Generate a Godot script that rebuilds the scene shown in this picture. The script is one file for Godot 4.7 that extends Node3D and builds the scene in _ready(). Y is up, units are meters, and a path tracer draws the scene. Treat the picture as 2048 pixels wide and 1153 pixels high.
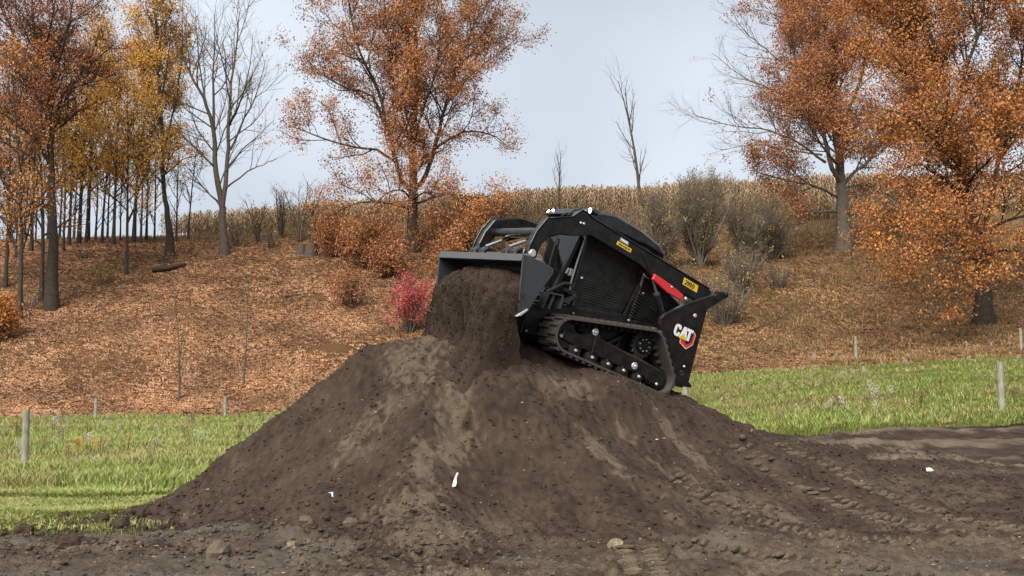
extends Node3D
# A black compact track loader dumping soil on a heap, autumn hillside behind. Units are metres, y up, the camera looks along -z.
# "d" below is the distance in front of the camera (d = -z).

const FOCAL := 2200.0
const EYE := 1.6
const PITCH := 0.09224
var rng := RandomNumberGenerator.new()
var n_big := FastNoiseLite.new()
var n_mid := FastNoiseLite.new()
var n_fine := FastNoiseLite.new()
var n_patch := FastNoiseLite.new()
var n_clod := FastNoiseLite.new()
var mats := {}
var taken := {}

# ------------------------------------------------------------------ mesh builder
class MB:
	var v := PackedVector3Array()
	var n := PackedVector3Array()
	var c := PackedColorArray()
	var idx := PackedInt32Array()
	var col := Color(1, 1, 1)
	func tri(a: Vector3, b: Vector3, d: Vector3, out := Vector3.ZERO) -> void:
		var nn := (d - a).cross(b - a)
		if nn.length_squared() < 1e-16:
			return
		nn = nn.normalized()
		var k := v.size()
		if out != Vector3.ZERO and nn.dot(out) < 0.0:
			v.append_array(PackedVector3Array([a, d, b])); nn = -nn
		else:
			v.append_array(PackedVector3Array([a, b, d]))
		n.append_array(PackedVector3Array([nn, nn, nn]))
		c.append_array(PackedColorArray([col, col, col]))
		idx.append_array(PackedInt32Array([k, k + 1, k + 2]))
	func quad(a: Vector3, b: Vector3, d: Vector3, e: Vector3, out := Vector3.ZERO) -> void:
		tri(a, b, d, out); tri(a, d, e, out)
	func vert(p: Vector3, nn: Vector3) -> int:
		v.append(p); n.append(nn); c.append(col)
		return v.size() - 1
	# a smooth tube along points with radii
	func tube(pts: PackedVector3Array, rad: PackedFloat32Array, sides := 6, caps := true) -> void:
		var m := pts.size()
		if m < 2:
			return
		var t0 := (pts[1] - pts[0]).normalized()
		var side := t0.cross(Vector3.UP if absf(t0.y) < 0.9 else Vector3.RIGHT).normalized()
		var base := v.size()
		for i in m:
			var t := (pts[mini(i + 1, m - 1)] - pts[maxi(i - 1, 0)]).normalized()
			side = (side - t * side.dot(t)).normalized()
			var up := t.cross(side)
			for k in sides:
				var a := TAU * k / sides
				var dir := side * cos(a) + up * sin(a)
				v.append(pts[i] + dir * rad[i]); n.append(dir); c.append(col)
		for i in m - 1:
			for k in sides:
				var a := base + i * sides + k
				var b := base + i * sides + (k + 1) % sides
				idx.append_array(PackedInt32Array([a, a + sides, b, b, a + sides, b + sides]))
		if caps:
			for e in 2:
				var ring := base + (0 if e == 0 else (m - 1) * sides)
				var ctr := pts[0 if e == 0 else m - 1]
				var nn := (pts[0] - pts[1]).normalized() if e == 0 else (pts[m - 1] - pts[m - 2]).normalized()
				for k in sides:
					tri(ctr, v[ring + k], v[ring + (k + 1) % sides], nn)
	func rod(a: Vector3, b: Vector3, r: float, sides := 12) -> void:
		tube(PackedVector3Array([a, b]), PackedFloat32Array([r, r]), sides, true)
	# lathe round an axis: prof = [[along, radius], ...], flat-shaded rings
	func lathe(o: Vector3, axis: Vector3, prof: Array, sides := 20) -> void:
		var s := axis.cross(Vector3.UP if absf(axis.y) < 0.9 else Vector3.RIGHT).normalized()
		var u := axis.cross(s)
		for i in prof.size() - 1:
			var a0: float = prof[i][0]
			var r0: float = prof[i][1]
			var a1: float = prof[i + 1][0]
			var r1: float = prof[i + 1][1]
			for k in sides:
				var p := TAU * k / sides
				var q := TAU * (k + 1) / sides
				var d0 := s * cos(p) + u * sin(p)
				var d1 := s * cos(q) + u * sin(q)
				var along := (a1 - a0)
				var out := (d0 + d1) * 0.5 * absf(along) - axis * (r1 - r0) * signf(along if along != 0.0 else 1.0)
				if absf(along) < 1e-6:
					out = axis * (1.0 if i >= prof.size() / 2 else -1.0)
				quad(o + axis * a0 + d0 * r0, o + axis * a0 + d1 * r0, o + axis * a1 + d1 * r1, o + axis * a1 + d0 * r1, out)
	# polygon in the x-y plane between two z, chamfered
	func prism(poly: PackedVector2Array, z0: float, z1: float, ch := 0.008) -> void:
		var p := poly.duplicate()
		if Geometry2D.is_polygon_clockwise(p):
			p.reverse()
		var m := p.size()
		var ins := PackedVector2Array()
		for i in m:
			var a := p[(i + m - 1) % m]
			var b := p[i]
			var d := p[(i + 1) % m]
			var e0 := (b - a).normalized()
			var e1 := (d - b).normalized()
			var n0 := Vector2(-e0.y, e0.x)
			var n1 := Vector2(-e1.y, e1.x)
			var bis := (n0 + n1)
			if bis.length() < 1e-4:
				bis = n0
			bis = bis.normalized()
			ins.append(b + bis * ch / maxf(0.35, bis.dot(n0)))
		var lo := minf(z0, z1)
		var hi := maxf(z0, z1)
		var tris := Geometry2D.triangulate_polygon(ins)
		if tris.is_empty():
			ins = p
			tris = Geometry2D.triangulate_polygon(p)
		for t in range(0, tris.size(), 3):
			for zz in 2:
				var z := hi if zz == 1 else lo
				var a := ins[tris[t]]
				var b := ins[tris[t + 1]]
				var d := ins[tris[t + 2]]
				tri(Vector3(a.x, a.y, z), Vector3(b.x, b.y, z), Vector3(d.x, d.y, z), Vector3(0, 0, 1 if zz == 1 else -1))
		for i in m:
			var j := (i + 1) % m
			var e := (p[j] - p[i]).normalized()
			var on := Vector3(e.y, -e.x, 0)
			quad(Vector3(p[i].x, p[i].y, lo + ch), Vector3(p[j].x, p[j].y, lo + ch), Vector3(p[j].x, p[j].y, hi - ch), Vector3(p[i].x, p[i].y, hi - ch), on)
			quad(Vector3(p[i].x, p[i].y, hi - ch), Vector3(p[j].x, p[j].y, hi - ch), Vector3(ins[j].x, ins[j].y, hi), Vector3(ins[i].x, ins[i].y, hi), on + Vector3(0, 0, 1))
			quad(Vector3(p[i].x, p[i].y, lo + ch), Vector3(p[j].x, p[j].y, lo + ch), Vector3(ins[j].x, ins[j].y, lo), Vector3(ins[i].x, ins[i].y, lo), on + Vector3(0, 0, -1))
	func box(lo: Vector3, hi: Vector3, ch := 0.008) -> void:
		prism(PackedVector2Array([Vector2(lo.x, lo.y), Vector2(hi.x, lo.y), Vector2(hi.x, hi.y), Vector2(lo.x, hi.y)]), lo.z, hi.z, ch)
	# a box between two points, w wide across z-ish side and h deep
	func bar(a: Vector3, b: Vector3, side: Vector3, w: float, h: float) -> void:
		var t := (b - a).normalized()
		var s := (side - t * side.dot(t)).normalized() * w * 0.5
		var u := t.cross(s).normalized() * h * 0.5
		var q := [a - s - u, a + s - u, a + s + u, a - s + u, b - s - u, b + s - u, b + s + u, b - s + u]
		quad(q[0], q[1], q[2], q[3], -t); quad(q[4], q[5], q[6], q[7], t)
		quad(q[0], q[1], q[5], q[4], -u); quad(q[3], q[2], q[6], q[7], u)
		quad(q[0], q[3], q[7], q[4], -s); quad(q[1], q[2], q[6], q[5], s)
	func lump(o: Vector3, r: Vector3, seed_: int, rough := 0.3, rings := 5, sides := 8, basis := Basis()) -> void:
		var rr := RandomNumberGenerator.new()
		rr.seed = seed_
		var g := []
		for i in rings + 1:
			var row := []
			var th := PI * i / rings
			for k in sides:
				var a := TAU * k / sides
				var q := 1.0 + rr.randf_range(-rough, rough)
				if (i == 0 or i == rings) and k > 0:
					row.append(row[0])
				else:
					row.append(o + basis * (Vector3(sin(th) * cos(a), cos(th), sin(th) * sin(a)) * r * q))
			g.append(row)
		for i in rings:
			for k in sides:
				var a: Vector3 = g[i][k]
				var b: Vector3 = g[i][(k + 1) % sides]
				var d: Vector3 = g[i + 1][(k + 1) % sides]
				var e: Vector3 = g[i + 1][k]
				quad(a, b, d, e, (a + b + d + e) * 0.25 - o)
	func mesh() -> ArrayMesh:
		var arr := []
		arr.resize(Mesh.ARRAY_MAX)
		arr[Mesh.ARRAY_VERTEX] = v
		arr[Mesh.ARRAY_NORMAL] = n
		arr[Mesh.ARRAY_COLOR] = c
		arr[Mesh.ARRAY_INDEX] = idx
		var am := ArrayMesh.new()
		am.add_surface_from_arrays(Mesh.PRIMITIVE_TRIANGLES, arr)
		return am

# ------------------------------------------------------------------ scene helpers
func numbered(called: String) -> String:
	var k: int = taken.get(called, 0)
	taken[called] = k + 1
	return called if k == 0 else "%s_%03d" % [called, k]

func tag(o: Node3D, label: String, category: String, group := "", kind := "") -> Node3D:
	if label: o.set_meta("label", label)
	if category: o.set_meta("category", category)
	if group: o.set_meta("group", group)
	if kind: o.set_meta("kind", kind)
	return o

func put(called: String, mesh: Mesh, material: Material, parent: Node = null) -> MeshInstance3D:
	var o := MeshInstance3D.new()
	o.mesh = mesh
	o.material_override = material
	if parent == null:
		o.name = numbered(called)
		add_child(o)
	else:
		o.name = called
		parent.add_child(o, true)
	return o

func thing(called: String, at: Vector3, label: String, category: String, group := "") -> Node3D:
	var o := Node3D.new()
	o.name = numbered(called)
	add_child(o)
	o.position = at
	tag(o, label, category, group)
	return o

func many(called: String, mesh: Mesh, material: Material, xf: Array, cols: PackedColorArray, parent: Node = null) -> MultiMeshInstance3D:
	var mm := MultiMesh.new()
	mm.transform_format = MultiMesh.TRANSFORM_3D
	mm.use_colors = true
	mm.mesh = mesh
	mm.instance_count = xf.size()
	var buf := PackedFloat32Array()
	buf.resize(xf.size() * 16)
	var k := 0
	for i in xf.size():
		var t: Transform3D = xf[i]
		var b := t.basis
		var o := t.origin
		var c := cols[i]
		buf[k] = b.x.x; buf[k + 1] = b.y.x; buf[k + 2] = b.z.x; buf[k + 3] = o.x
		buf[k + 4] = b.x.y; buf[k + 5] = b.y.y; buf[k + 6] = b.z.y; buf[k + 7] = o.y
		buf[k + 8] = b.x.z; buf[k + 9] = b.y.z; buf[k + 10] = b.z.z; buf[k + 11] = o.z
		buf[k + 12] = c.r; buf[k + 13] = c.g; buf[k + 14] = c.b; buf[k + 15] = 1.0
		k += 16
	mm.buffer = buf
	var o := MultiMeshInstance3D.new()
	o.multimesh = mm
	o.material_override = material
	o.set_meta("kind", "stuff")
	if parent == null:
		o.name = numbered(called)
		add_child(o)
	else:
		o.name = called
		parent.add_child(o, true)
	return o

func lin(r: float, g: float, b: float) -> Color:
	return Color(r, g, b).linear_to_srgb()

func paint(r: float, g: float, b: float, rough := 0.6, metal := 0.0) -> StandardMaterial3D:
	var m := StandardMaterial3D.new()
	m.albedo_color = lin(r, g, b)
	m.roughness = rough
	m.metallic = metal
	return m

func noise_tex(freq: float, oct: int, seed_: int, lo: Color, hi: Color, kind := FastNoiseLite.TYPE_SIMPLEX_SMOOTH, size := 512) -> NoiseTexture2D:
	var f := FastNoiseLite.new()
	f.noise_type = kind
	f.frequency = freq
	f.fractal_octaves = oct
	f.seed = seed_
	var t := NoiseTexture2D.new()
	t.width = size
	t.height = size
	t.seamless = true
	t.noise = f
	var g := Gradient.new()
	g.set_color(0, lo)
	g.set_color(1, hi)
	t.color_ramp = g
	return t
# ------------------------------------------------------------------ terrain
const U_COL := [-0.74, -0.465, -0.26, -0.088, 0.08, 0.303, 0.465, 0.74]
const D_ROW := [5.0, 12.0, 20.0, 27.0, 40.0, 55.0, 60.0, 66.0, 75.0, 85.0, 92.0, 105.0, 115.0, 140.0, 200.0, 420.0]
const H_ROW := [
	[0.0, 0.0, 0.0, 0.0, 0.0, 0.0, 0.0, 0.0],
	[0.0, 0.0, 0.0, 0.0, 0.0, 0.10, 0.12, 0.15],
	[-0.1, -0.08, -0.05, 0.1, 0.3, 0.48, 0.5, 0.6],
	[-0.1, -0.05, 0.0, 0.2, 0.5, 0.85, 0.95, 1.1],
	[0.05, 0.05, 0.05, 0.5, 1.1, 1.7, 1.9, 2.2],
	[0.2, 0.2, 0.2, 1.2, 2.0, 2.7, 3.2, 3.6],
	[1.4, 1.6, 1.6, 2.2, 2.8, 3.6, 4.2, 4.6],
	[4.0, 4.4, 4.2, 4.4, 4.6, 5.2, 5.8, 6.4],
	[7.8, 8.4, 8.2, 8.2, 8.4, 8.6, 9.5, 10.4],
	[12.0, 12.6, 12.0, 12.2, 12.2, 11.9, 13.0, 14.0],
	[13.6, 14.2, 14.2, 14.8, 14.8, 14.0, 15.0, 16.0],
	[14.0, 14.6, 16.6, 18.0, 18.6, 18.0, 18.6, 19.0],
	[14.0, 14.7, 17.4, 19.5, 20.9, 22.0, 22.4, 22.6],
	[14.0, 14.5, 18.0, 21.0, 24.0, 25.6, 26.0, 26.0],
	[13.0, 13.0, 17.0, 20.0, 23.0, 25.0, 25.0, 25.0],
	[9.0, 9.0, 12.0, 15.0, 18.0, 19.0, 19.0, 19.0],
]

func cr(a: float, b: float, c: float, e: float, t: float) -> float:
	return b + 0.5 * t * (c - a + t * (2.0 * a - 5.0 * b + 4.0 * c - e + t * (3.0 * (b - c) + e - a)))

func base_h(x: float, d: float) -> float:
	if d <= 5.0:
		return 0.0
	var u := clampf(x / maxf(d, 6.0), -0.739, 0.739)
	var i := 0
	while i < 6 and U_COL[i + 1] < u:
		i += 1
	var tu: float = (u - U_COL[i]) / (U_COL[i + 1] - U_COL[i])
	tu = tu * tu * (3.0 - 2.0 * tu)
	var dd := minf(d, 419.0)
	var j := 0
	while j < 14 and D_ROW[j + 1] < dd:
		j += 1
	var td: float = (dd - D_ROW[j]) / (D_ROW[j + 1] - D_ROW[j])
	var r0: Array = H_ROW[maxi(j - 1, 0)]
	var r1: Array = H_ROW[j]
	var r2: Array = H_ROW[j + 1]
	var r3: Array = H_ROW[mini(j + 2, 15)]
	return cr(lerpf(r0[i], r0[i + 1], tu), lerpf(r1[i], r1[i + 1], tu), lerpf(r2[i], r2[i + 1], tu), lerpf(r3[i], r3[i + 1], tu), td)

func ground_h(x: float, d: float) -> float:
	var h := base_h(x, d)
	if d > 52.0:
		h += n_big.get_noise_2d(x, d) * 0.5 * clampf((d - 52.0) / 15.0, 0.0, 1.0)
	elif d > 14.0:
		h += n_big.get_noise_2d(x * 3.0, d * 3.0) * 0.06
	return h

# the heap of soil: control points (x, d, height), thin-plate surface
const HEAP := [
	[-4.6, 15.0, 0.1], [-3.86, 14.8, 0.69], [-3.08, 14.6, 1.27], [-2.53, 14.5, 1.72], [-1.87, 14.5, 2.13], [-1.21, 14.6, 2.3], [-0.48, 14.7, 2.25],
	[2.22, 15.2, 1.52], [2.67, 15.6, 1.37], [3.1, 16.0, 1.16], [3.57, 16.5, 1.0], [4.26, 17.5, 0.87], [5.2, 17.0, 0.62], [5.8, 15.5, 0.42],
	[-1.03, 13.0, 1.34], [-0.99, 11.8, 0.7], [-0.8, 10.8, 0.34], [-0.55, 9.6, 0.1], [-0.36, 11.4, 0.15], [-0.25, 12.3, 0.55], [-1.55, 11.9, 0.33], [-0.55, 12.9, 1.15],
	[0.07, 13.85, 2.02], [0.39, 14.0, 1.86], [0.65, 14.2, 1.84], [1.06, 14.5, 1.84], [0.45, 13.0, 1.19], [0.42, 12.2, 0.49], [0.36, 10.5, 0.06], [1.73, 13.8, 0.99], [1.5, 12.0, 0.4], [1.28, 10.2, 0.02],
	[2.99, 13.8, 0.66], [2.64, 12.2, 0.21], [4.15, 13.5, 0.36], [3.47, 11.3, 0.06], [5.57, 14.0, 0.2], [2.5, 10.4, 0.03],
	[-3.1, 13.2, 0.3], [-2.6, 13.6, 0.87], [-2.05, 13.9, 1.47], [-1.86, 12.6, 0.64], [-2.3, 12.0, 0.2], [-1.6, 11.0, 0.1], [-3.4, 11.9, 0.03],
	[-1.0, 17.0, 1.2], [0.2, 17.6, 1.2], [-3.0, 17.0, 0.3], [2.8, 18.0, 1.0], [-1.0, 20.0, 0.2], [3.0, 21.0, 0.55], [-4.5, 18.0, 0.0], [1.0, 21.0, 0.3],
	[-6.0, 14.5, 0.0], [-6.0, 11.0, 0.0], [-4.0, 9.5, 0.0], [0.0, 8.0, 0.0], [3.0, 8.5, 0.0], [6.0, 10.0, 0.05], [7.5, 13.0, 0.15], [7.5, 17.0, 0.45], [6.0, 20.5, 0.6],
]
var heap_w := PackedFloat64Array()
var heap_grid := PackedFloat32Array()
const HX0 := -7.0
const HD0 := 7.0
const HS := 0.12
const HNX := 126
const HND := 126

func solve_heap() -> void:
	var n := HEAP.size()
	var m := n + 3
	var a := []
	for i in m:
		var row := PackedFloat64Array()
		row.resize(m + 1)
		a.append(row)
	for i in n:
		for j in n:
			var r2: float = (HEAP[i][0] - HEAP[j][0]) ** 2 + (HEAP[i][1] - HEAP[j][1]) ** 2
			a[i][j] = 0.5 * r2 * log(r2) if r2 > 0.0 else 0.02
		for k in 3:
			var t: float = [1.0, HEAP[i][0], HEAP[i][1]][k]
			a[i][n + k] = t
			a[n + k][i] = t
		a[i][m] = HEAP[i][2] - base_h(HEAP[i][0], HEAP[i][1])
	for c in m:
		var p := c
		for r in range(c + 1, m):
			if absf(a[r][c]) > absf(a[p][c]):
				p = r
		var tmp = a[c]; a[c] = a[p]; a[p] = tmp
		var pr: PackedFloat64Array = a[c]
		for r in m:
			if r != c and a[r][c] != 0.0:
				var rr: PackedFloat64Array = a[r]
				var f := rr[c] / pr[c]
				for k in range(c, m + 1):
					rr[k] -= f * pr[k]
				a[r] = rr
	heap_w.resize(m)
	for i in m:
		heap_w[i] = a[i][m] / a[i][i]
	heap_grid.resize(HNX * HND)
	for jd in HND:
		for ix in HNX:
			var x := HX0 + ix * HS
			var d := HD0 + jd * HS
			var s := heap_w[n] + heap_w[n + 1] * x + heap_w[n + 2] * d
			for i in n:
				var dx: float = x - HEAP[i][0]
				var dy: float = d - HEAP[i][1]
				var r2 := dx * dx + dy * dy
				if r2 > 1e-9:
					s += heap_w[i] * 0.5 * r2 * log(r2)
			var w := smoothstep(0.0, 1.4, minf(minf(x - HX0, HX0 + (HNX - 1) * HS - x), minf(d - HD0, HD0 + (HND - 1) * HS - d)))
			heap_grid[jd * HNX + ix] = maxf(s, 0.0) * w

func heap_h(x: float, d: float) -> float:
	var fx := (x - HX0) / HS
	var fd := (d - HD0) / HS
	if fx < 0.0 or fd < 0.0 or fx >= HNX - 1.001 or fd >= HND - 1.001:
		return 0.0
	var i := int(fx)
	var j := int(fd)
	var tx := fx - i
	var td := fd - j
	var k := j * HNX + i
	return lerpf(lerpf(heap_grid[k], heap_grid[k + 1], tx), lerpf(heap_grid[k + HNX], heap_grid[k + HNX + 1], tx), td)

# where the dirt of the yard ends and the grass begins
const EDGE := [[-30.0, 13.0], [-6.2, 13.2], [-4.2, 14.6], [-3.0, 16.5], [0.0, 20.0], [4.0, 22.3], [6.5, 23.8], [12.0, 26.0], [20.0, 28.5], [40.0, 33.0]]
func dirt_edge(x: float) -> float:
	for i in EDGE.size() - 1:
		if x < EDGE[i + 1][0]:
			return lerpf(EDGE[i][1], EDGE[i + 1][1], clampf((x - EDGE[i][0]) / (EDGE[i + 1][0] - EDGE[i][0]), 0.0, 1.0))
	return 33.0

func is_dirt(x: float, d: float) -> bool:
	return d < dirt_edge(x) + n_patch.get_noise_2d(x * 3.0, d * 3.0) * (1.1 if x < -2.0 else 0.35)

# tread prints left by tracks: centre lines (x, d), half width
const PRINTS := [
	[[2.9, 14.3], [3.56, 13.6], [4.16, 12.6], [4.72, 11.8], [5.3, 11.3]],
	[[3.55, 15.2], [4.3, 14.2], [4.95, 13.1], [5.3, 12.2], [5.6, 11.6]],
	[[1.9, 13.1], [2.55, 12.2], [3.1, 11.7], [4.0, 11.35], [5.0, 10.9]],
	[[1.75, 11.1], [2.45, 10.5], [3.1, 9.9], [3.6, 9.2]],
	[[1.22, 10.9], [1.2, 10.2], [1.16, 9.3]],
]
const PRINT_W := [0.24, 0.24, 0.2, 0.26, 0.24]

func tread(x: float, d: float) -> Vector3:
	# x: height offset, y: how much pressed crust is here, z: how far inside a print
	if x < 0.8 or x > 6.2 or d < 8.8 or d > 15.8:
		return Vector3.ZERO
	var p := Vector2(x, d)
	var got := Vector3.ZERO
	for k in PRINTS.size():
		var s := 0.0
		var hw: float = PRINT_W[k]
		for i in PRINTS[k].size() - 1:
			var a := Vector2(PRINTS[k][i][0], PRINTS[k][i][1])
			var b := Vector2(PRINTS[k][i + 1][0], PRINTS[k][i + 1][1])
			var ab := b - a
			var l := ab.length()
			var t := (p - a).dot(ab) / l
			if t >= 0.0 and t < l:
				var lat := (p - a).cross(ab) / l
				if absf(lat) < hw + 0.08:
					var run := s + t
					var half := 0.0 if lat > 0.0 else 0.06
					var bars := clampf(2.6 * sin(TAU * (run + half) / 0.15 + 0.8 * n_mid.get_noise_2d(x * 2.0, d * 2.0)), -1.0, 1.0)
					var inside := smoothstep(hw + 0.02, hw - 0.03, absf(lat))
					var fade := clampf(1.0 + 1.6 * n_patch.get_noise_2d(x * 5.0 + 40.0, d * 5.0), 0.25, 1.0)
					var berm := smoothstep(hw - 0.03, hw + 0.02, absf(lat)) * smoothstep(hw + 0.08, hw + 0.03, absf(lat))
					got = Vector3((-0.035 + 0.012 * bars) * inside * fade + 0.035 * berm * fade, inside * fade * 0.2, inside * fade)
			s += l
	return got

# the loader's own frame: forward, up, and left on the ground plane of its tracks
const LO := Vector3(0.821, 1.909, -15.362)
const LF := Vector3(-0.787, 0.2934, 0.5427)
const LU := Vector3(0.3112, 0.9484, -0.0613)
const LL := Vector3(0.5327, -0.1207, 0.8377)
func lw(x: float, y: float, z: float) -> Vector3:
	return LO + LF * x + LU * y + LL * z

func under_loader(x: float, d: float, h: float) -> float:
	# the soil is packed flat under the tracks
	var yp := LO.y - (LU.x * (x - LO.x) + LU.z * (-d - LO.z)) / LU.y
	var p := Vector3(x, yp, -d) - LO
	var fx := p.dot(LF)
	var fz := p.dot(LL)
	var w := (smoothstep(0.75, 0.1, fx) if fx > 0.0 else smoothstep(1.5, 0.95, -fx)) * smoothstep(2.1 if fz > 0.0 else 1.35, 0.98, absf(fz))
	return lerpf(h, yp - 0.012 + maxf(0.0, 0.05 - 0.1 * (fx + 1.0)) * 0.6, w)

func soil_h(x: float, d: float, m: float) -> float:
	var h := ground_h(x, d) + m
	var t := tread(x, d)
	var calm := 1.0 - 0.88 * t.z
	var rough := clampf(0.35 + m * 1.2, 0.0, 1.0)
	h += n_big.get_noise_2d(x * 14.0, d * 14.0) * 0.085 * rough
	var ru := n_mid.get_noise_2d(x, d)
	h += (ru * 0.075 - absf(ru) * 0.04) * (0.45 + 0.55 * rough) * calm
	var g := n_fine.get_noise_2d(x, d)
	h += (g * g * signf(g) * 0.9 + g * 0.4) * 0.04 * calm
	var cl := 1.0 - n_clod.get_noise_2d(x + 0.05 * ru, d + 0.05 * g) * -1.0
	h -= cl * 0.075 * calm * clampf(0.35 + 1.4 * n_mid.get_noise_2d(x * 0.5 + 13.0, d * 0.5), 0.0, 1.0)
	# ruts scraped across the yard
	if x > 2.5 and d > 15.0:
		var q := d - 0.12 * x + 0.5 * n_patch.get_noise_2d(x, d)
		h += n_patch.get_noise_2d(x * 0.3, q * 6.0) * 0.16 * smoothstep(15.0, 17.5, d) * smoothstep(0.5, 0.1, m)
	h = h + t.x
	return under_loader(x, d, h) if d < 18.5 and d > 12.0 and x > -2.0 and x < 4.0 else h

const MOIST := Color(0.108, 0.081, 0.064)
const DRY := Color(0.225, 0.185, 0.142)
const GREY := Color(0.21, 0.188, 0.158)
# crusts of dried subsoil that show paler: centre x, d, half size along x and d, turn
const CRUST := [
	[-1.25, 14.0, 0.42, 0.75, 0.1], [-1.75, 13.25, 0.34, 0.3, 0.5], [-0.72, 12.85, 0.28, 0.55, 0.2], [-1.05, 11.5, 0.42, 0.55, 0.0], [-0.75, 10.5, 0.55, 0.9, 0.0],
	[1.75, 13.15, 0.1, 0.9, 0.75], [2.4, 12.75, 0.16, 0.9, 0.62], [3.0, 12.25, 0.22, 0.8, 0.6], [2.4, 10.4, 0.6, 0.45, 0.3], [0.3, 10.0, 0.6, 0.5, 0.0], [2.7, 9.9, 1.1, 0.5, 0.2], [1.2, 9.5, 0.8, 0.45, 0.0], [-0.5, 9.3, 1.3, 0.4, 0.0], [-1.0, 12.3, 0.16, 0.6, 0.1], [0.75, 13.9, 0.3, 0.16, 0.2], [1.05, 12.9, 0.14, 0.6, 0.5], [2.0, 14.0, 0.1, 0.7, 0.8], [-4.3, 11.4, 0.9, 0.35, 0.0],
]

func soil_col(x: float, d: float, m: float) -> Color:
	var v := n_mid.get_noise_2d(x * 0.9 + 31.0, d * 0.9)
	var w := n_fine.get_noise_2d(x * 1.2 - 17.0, d * 1.2)
	var c := MOIST * (1.0 + 0.4 * v + 0.45 * w)
	var dry := 0.0
	for k in CRUST:
		var dx: float = x - k[0]
		if absf(dx) > 1.6:
			continue
		var dd: float = d - k[1]
		if absf(dd) > 1.6:
			continue
		var cs := cos(k[4])
		var sn := sin(k[4])
		var a: float = (dx * cs + dd * sn) / k[2]
		var b: float = (dd * cs - dx * sn) / k[3]
		dry = maxf(dry, smoothstep(0.35, 0.95, 1.3 - sqrt(a * a + b * b) + 0.7 * v + 0.85 * w) * 0.7)
	dry = maxf(dry, smoothstep(0.18, 0.5, n_patch.get_noise_2d(x * 2.6 + 9.0, d * 2.6) + 0.25 * v + 0.2 * w) * 0.4)
	var tr := tread(x, d)
	dry = maxf(dry * (1.0 - 0.8 * tr.z), tr.y * 0.9)
	if m < 0.25 and x > 2.5 and d > 14.5:
		var q := d - 0.12 * x + 0.5 * n_patch.get_noise_2d(x, d)
		var s := 2.2 * n_patch.get_noise_2d(x * 0.3, q * 6.0) + 0.35 * v + 0.25 * w
		dry = maxf(dry, smoothstep(0.45, 0.8, s) * 1.3)
	c = c.lerp(DRY * (1.0 + 0.3 * v + 0.35 * w), dry)
	if d < 11.4 and m < 0.12:
		c = c.lerp(DRY * (1.0 + 0.35 * v + 0.4 * w), 0.3 + 0.3 * smoothstep(-0.2, 0.3, n_patch.get_noise_2d(x * 1.3 + 70.0, d * 2.0)))
	if d < 12.6 and m < 0.15:
		c = c.lerp(GREY * (1.0 + 0.3 * v), smoothstep(-0.4 if x < -1.8 else 0.0, 0.4, n_patch.get_noise_2d(x * 1.7 - 5.0, d * 3.1) + 0.3 * v) * 0.75)
	return c

func steps(spans: Array) -> PackedFloat32Array:
	# spans: [from, to, step] in order
	var out := PackedFloat32Array()
	for s in spans:
		var n := maxi(1, int(round((s[1] - s[0]) / s[2])))
		for i in n:
			out.append(lerpf(s[0], s[1], float(i) / n))
	out.append(spans[-1][1])
	return out

func surface(xs: PackedFloat32Array, ds: PackedFloat32Array, hs: PackedFloat32Array, cs: PackedColorArray, zone: PackedByteArray, which: int, xpos := PackedFloat32Array()) -> ArrayMesh:
	# triangles of the grid whose cell carries that zone
	var nx := xs.size()
	var nd := ds.size()
	var map := PackedInt32Array()
	map.resize(nx * nd)
	map.fill(-1)
	var mb := MB.new()
	for j in nd - 1:
		for i in nx - 1:
			if zone[j * nx + i] != which:
				continue
			var ids := [0, 0, 0, 0]
			for q in 4:
				var jj := j + q / 2
				var ii := i + q % 2
				var k := jj * nx + ii
				if map[k] < 0:
					map[k] = mb.v.size()
					var i0 := maxi(ii - 1, 0)
					var i1 := mini(ii + 1, nx - 1)
					var j0 := maxi(jj - 1, 0)
					var j1 := mini(jj + 1, nd - 1)
					var fan := xpos.size() > 0
					var px := xpos[k] if fan else xs[ii]
					var sx := (hs[jj * nx + i1] - hs[jj * nx + i0]) / ((xpos[jj * nx + i1] - xpos[jj * nx + i0]) if fan else (xs[i1] - xs[i0]))
					var sd := (hs[j1 * nx + ii] - hs[j0 * nx + ii]) / (ds[j1] - ds[j0])
					mb.v.append(Vector3(px, hs[k], -ds[jj]))
					mb.n.append(Vector3(-sx, 1.0, sd).normalized())
					mb.c.append(cs[k])
				ids[q] = map[k]
			mb.idx.append_array(PackedInt32Array([ids[0], ids[2], ids[1], ids[1], ids[2], ids[3]]))
	return mb.mesh()

var near_box := Rect2(-15.0, 6.0, 31.0, 23.0)

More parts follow.
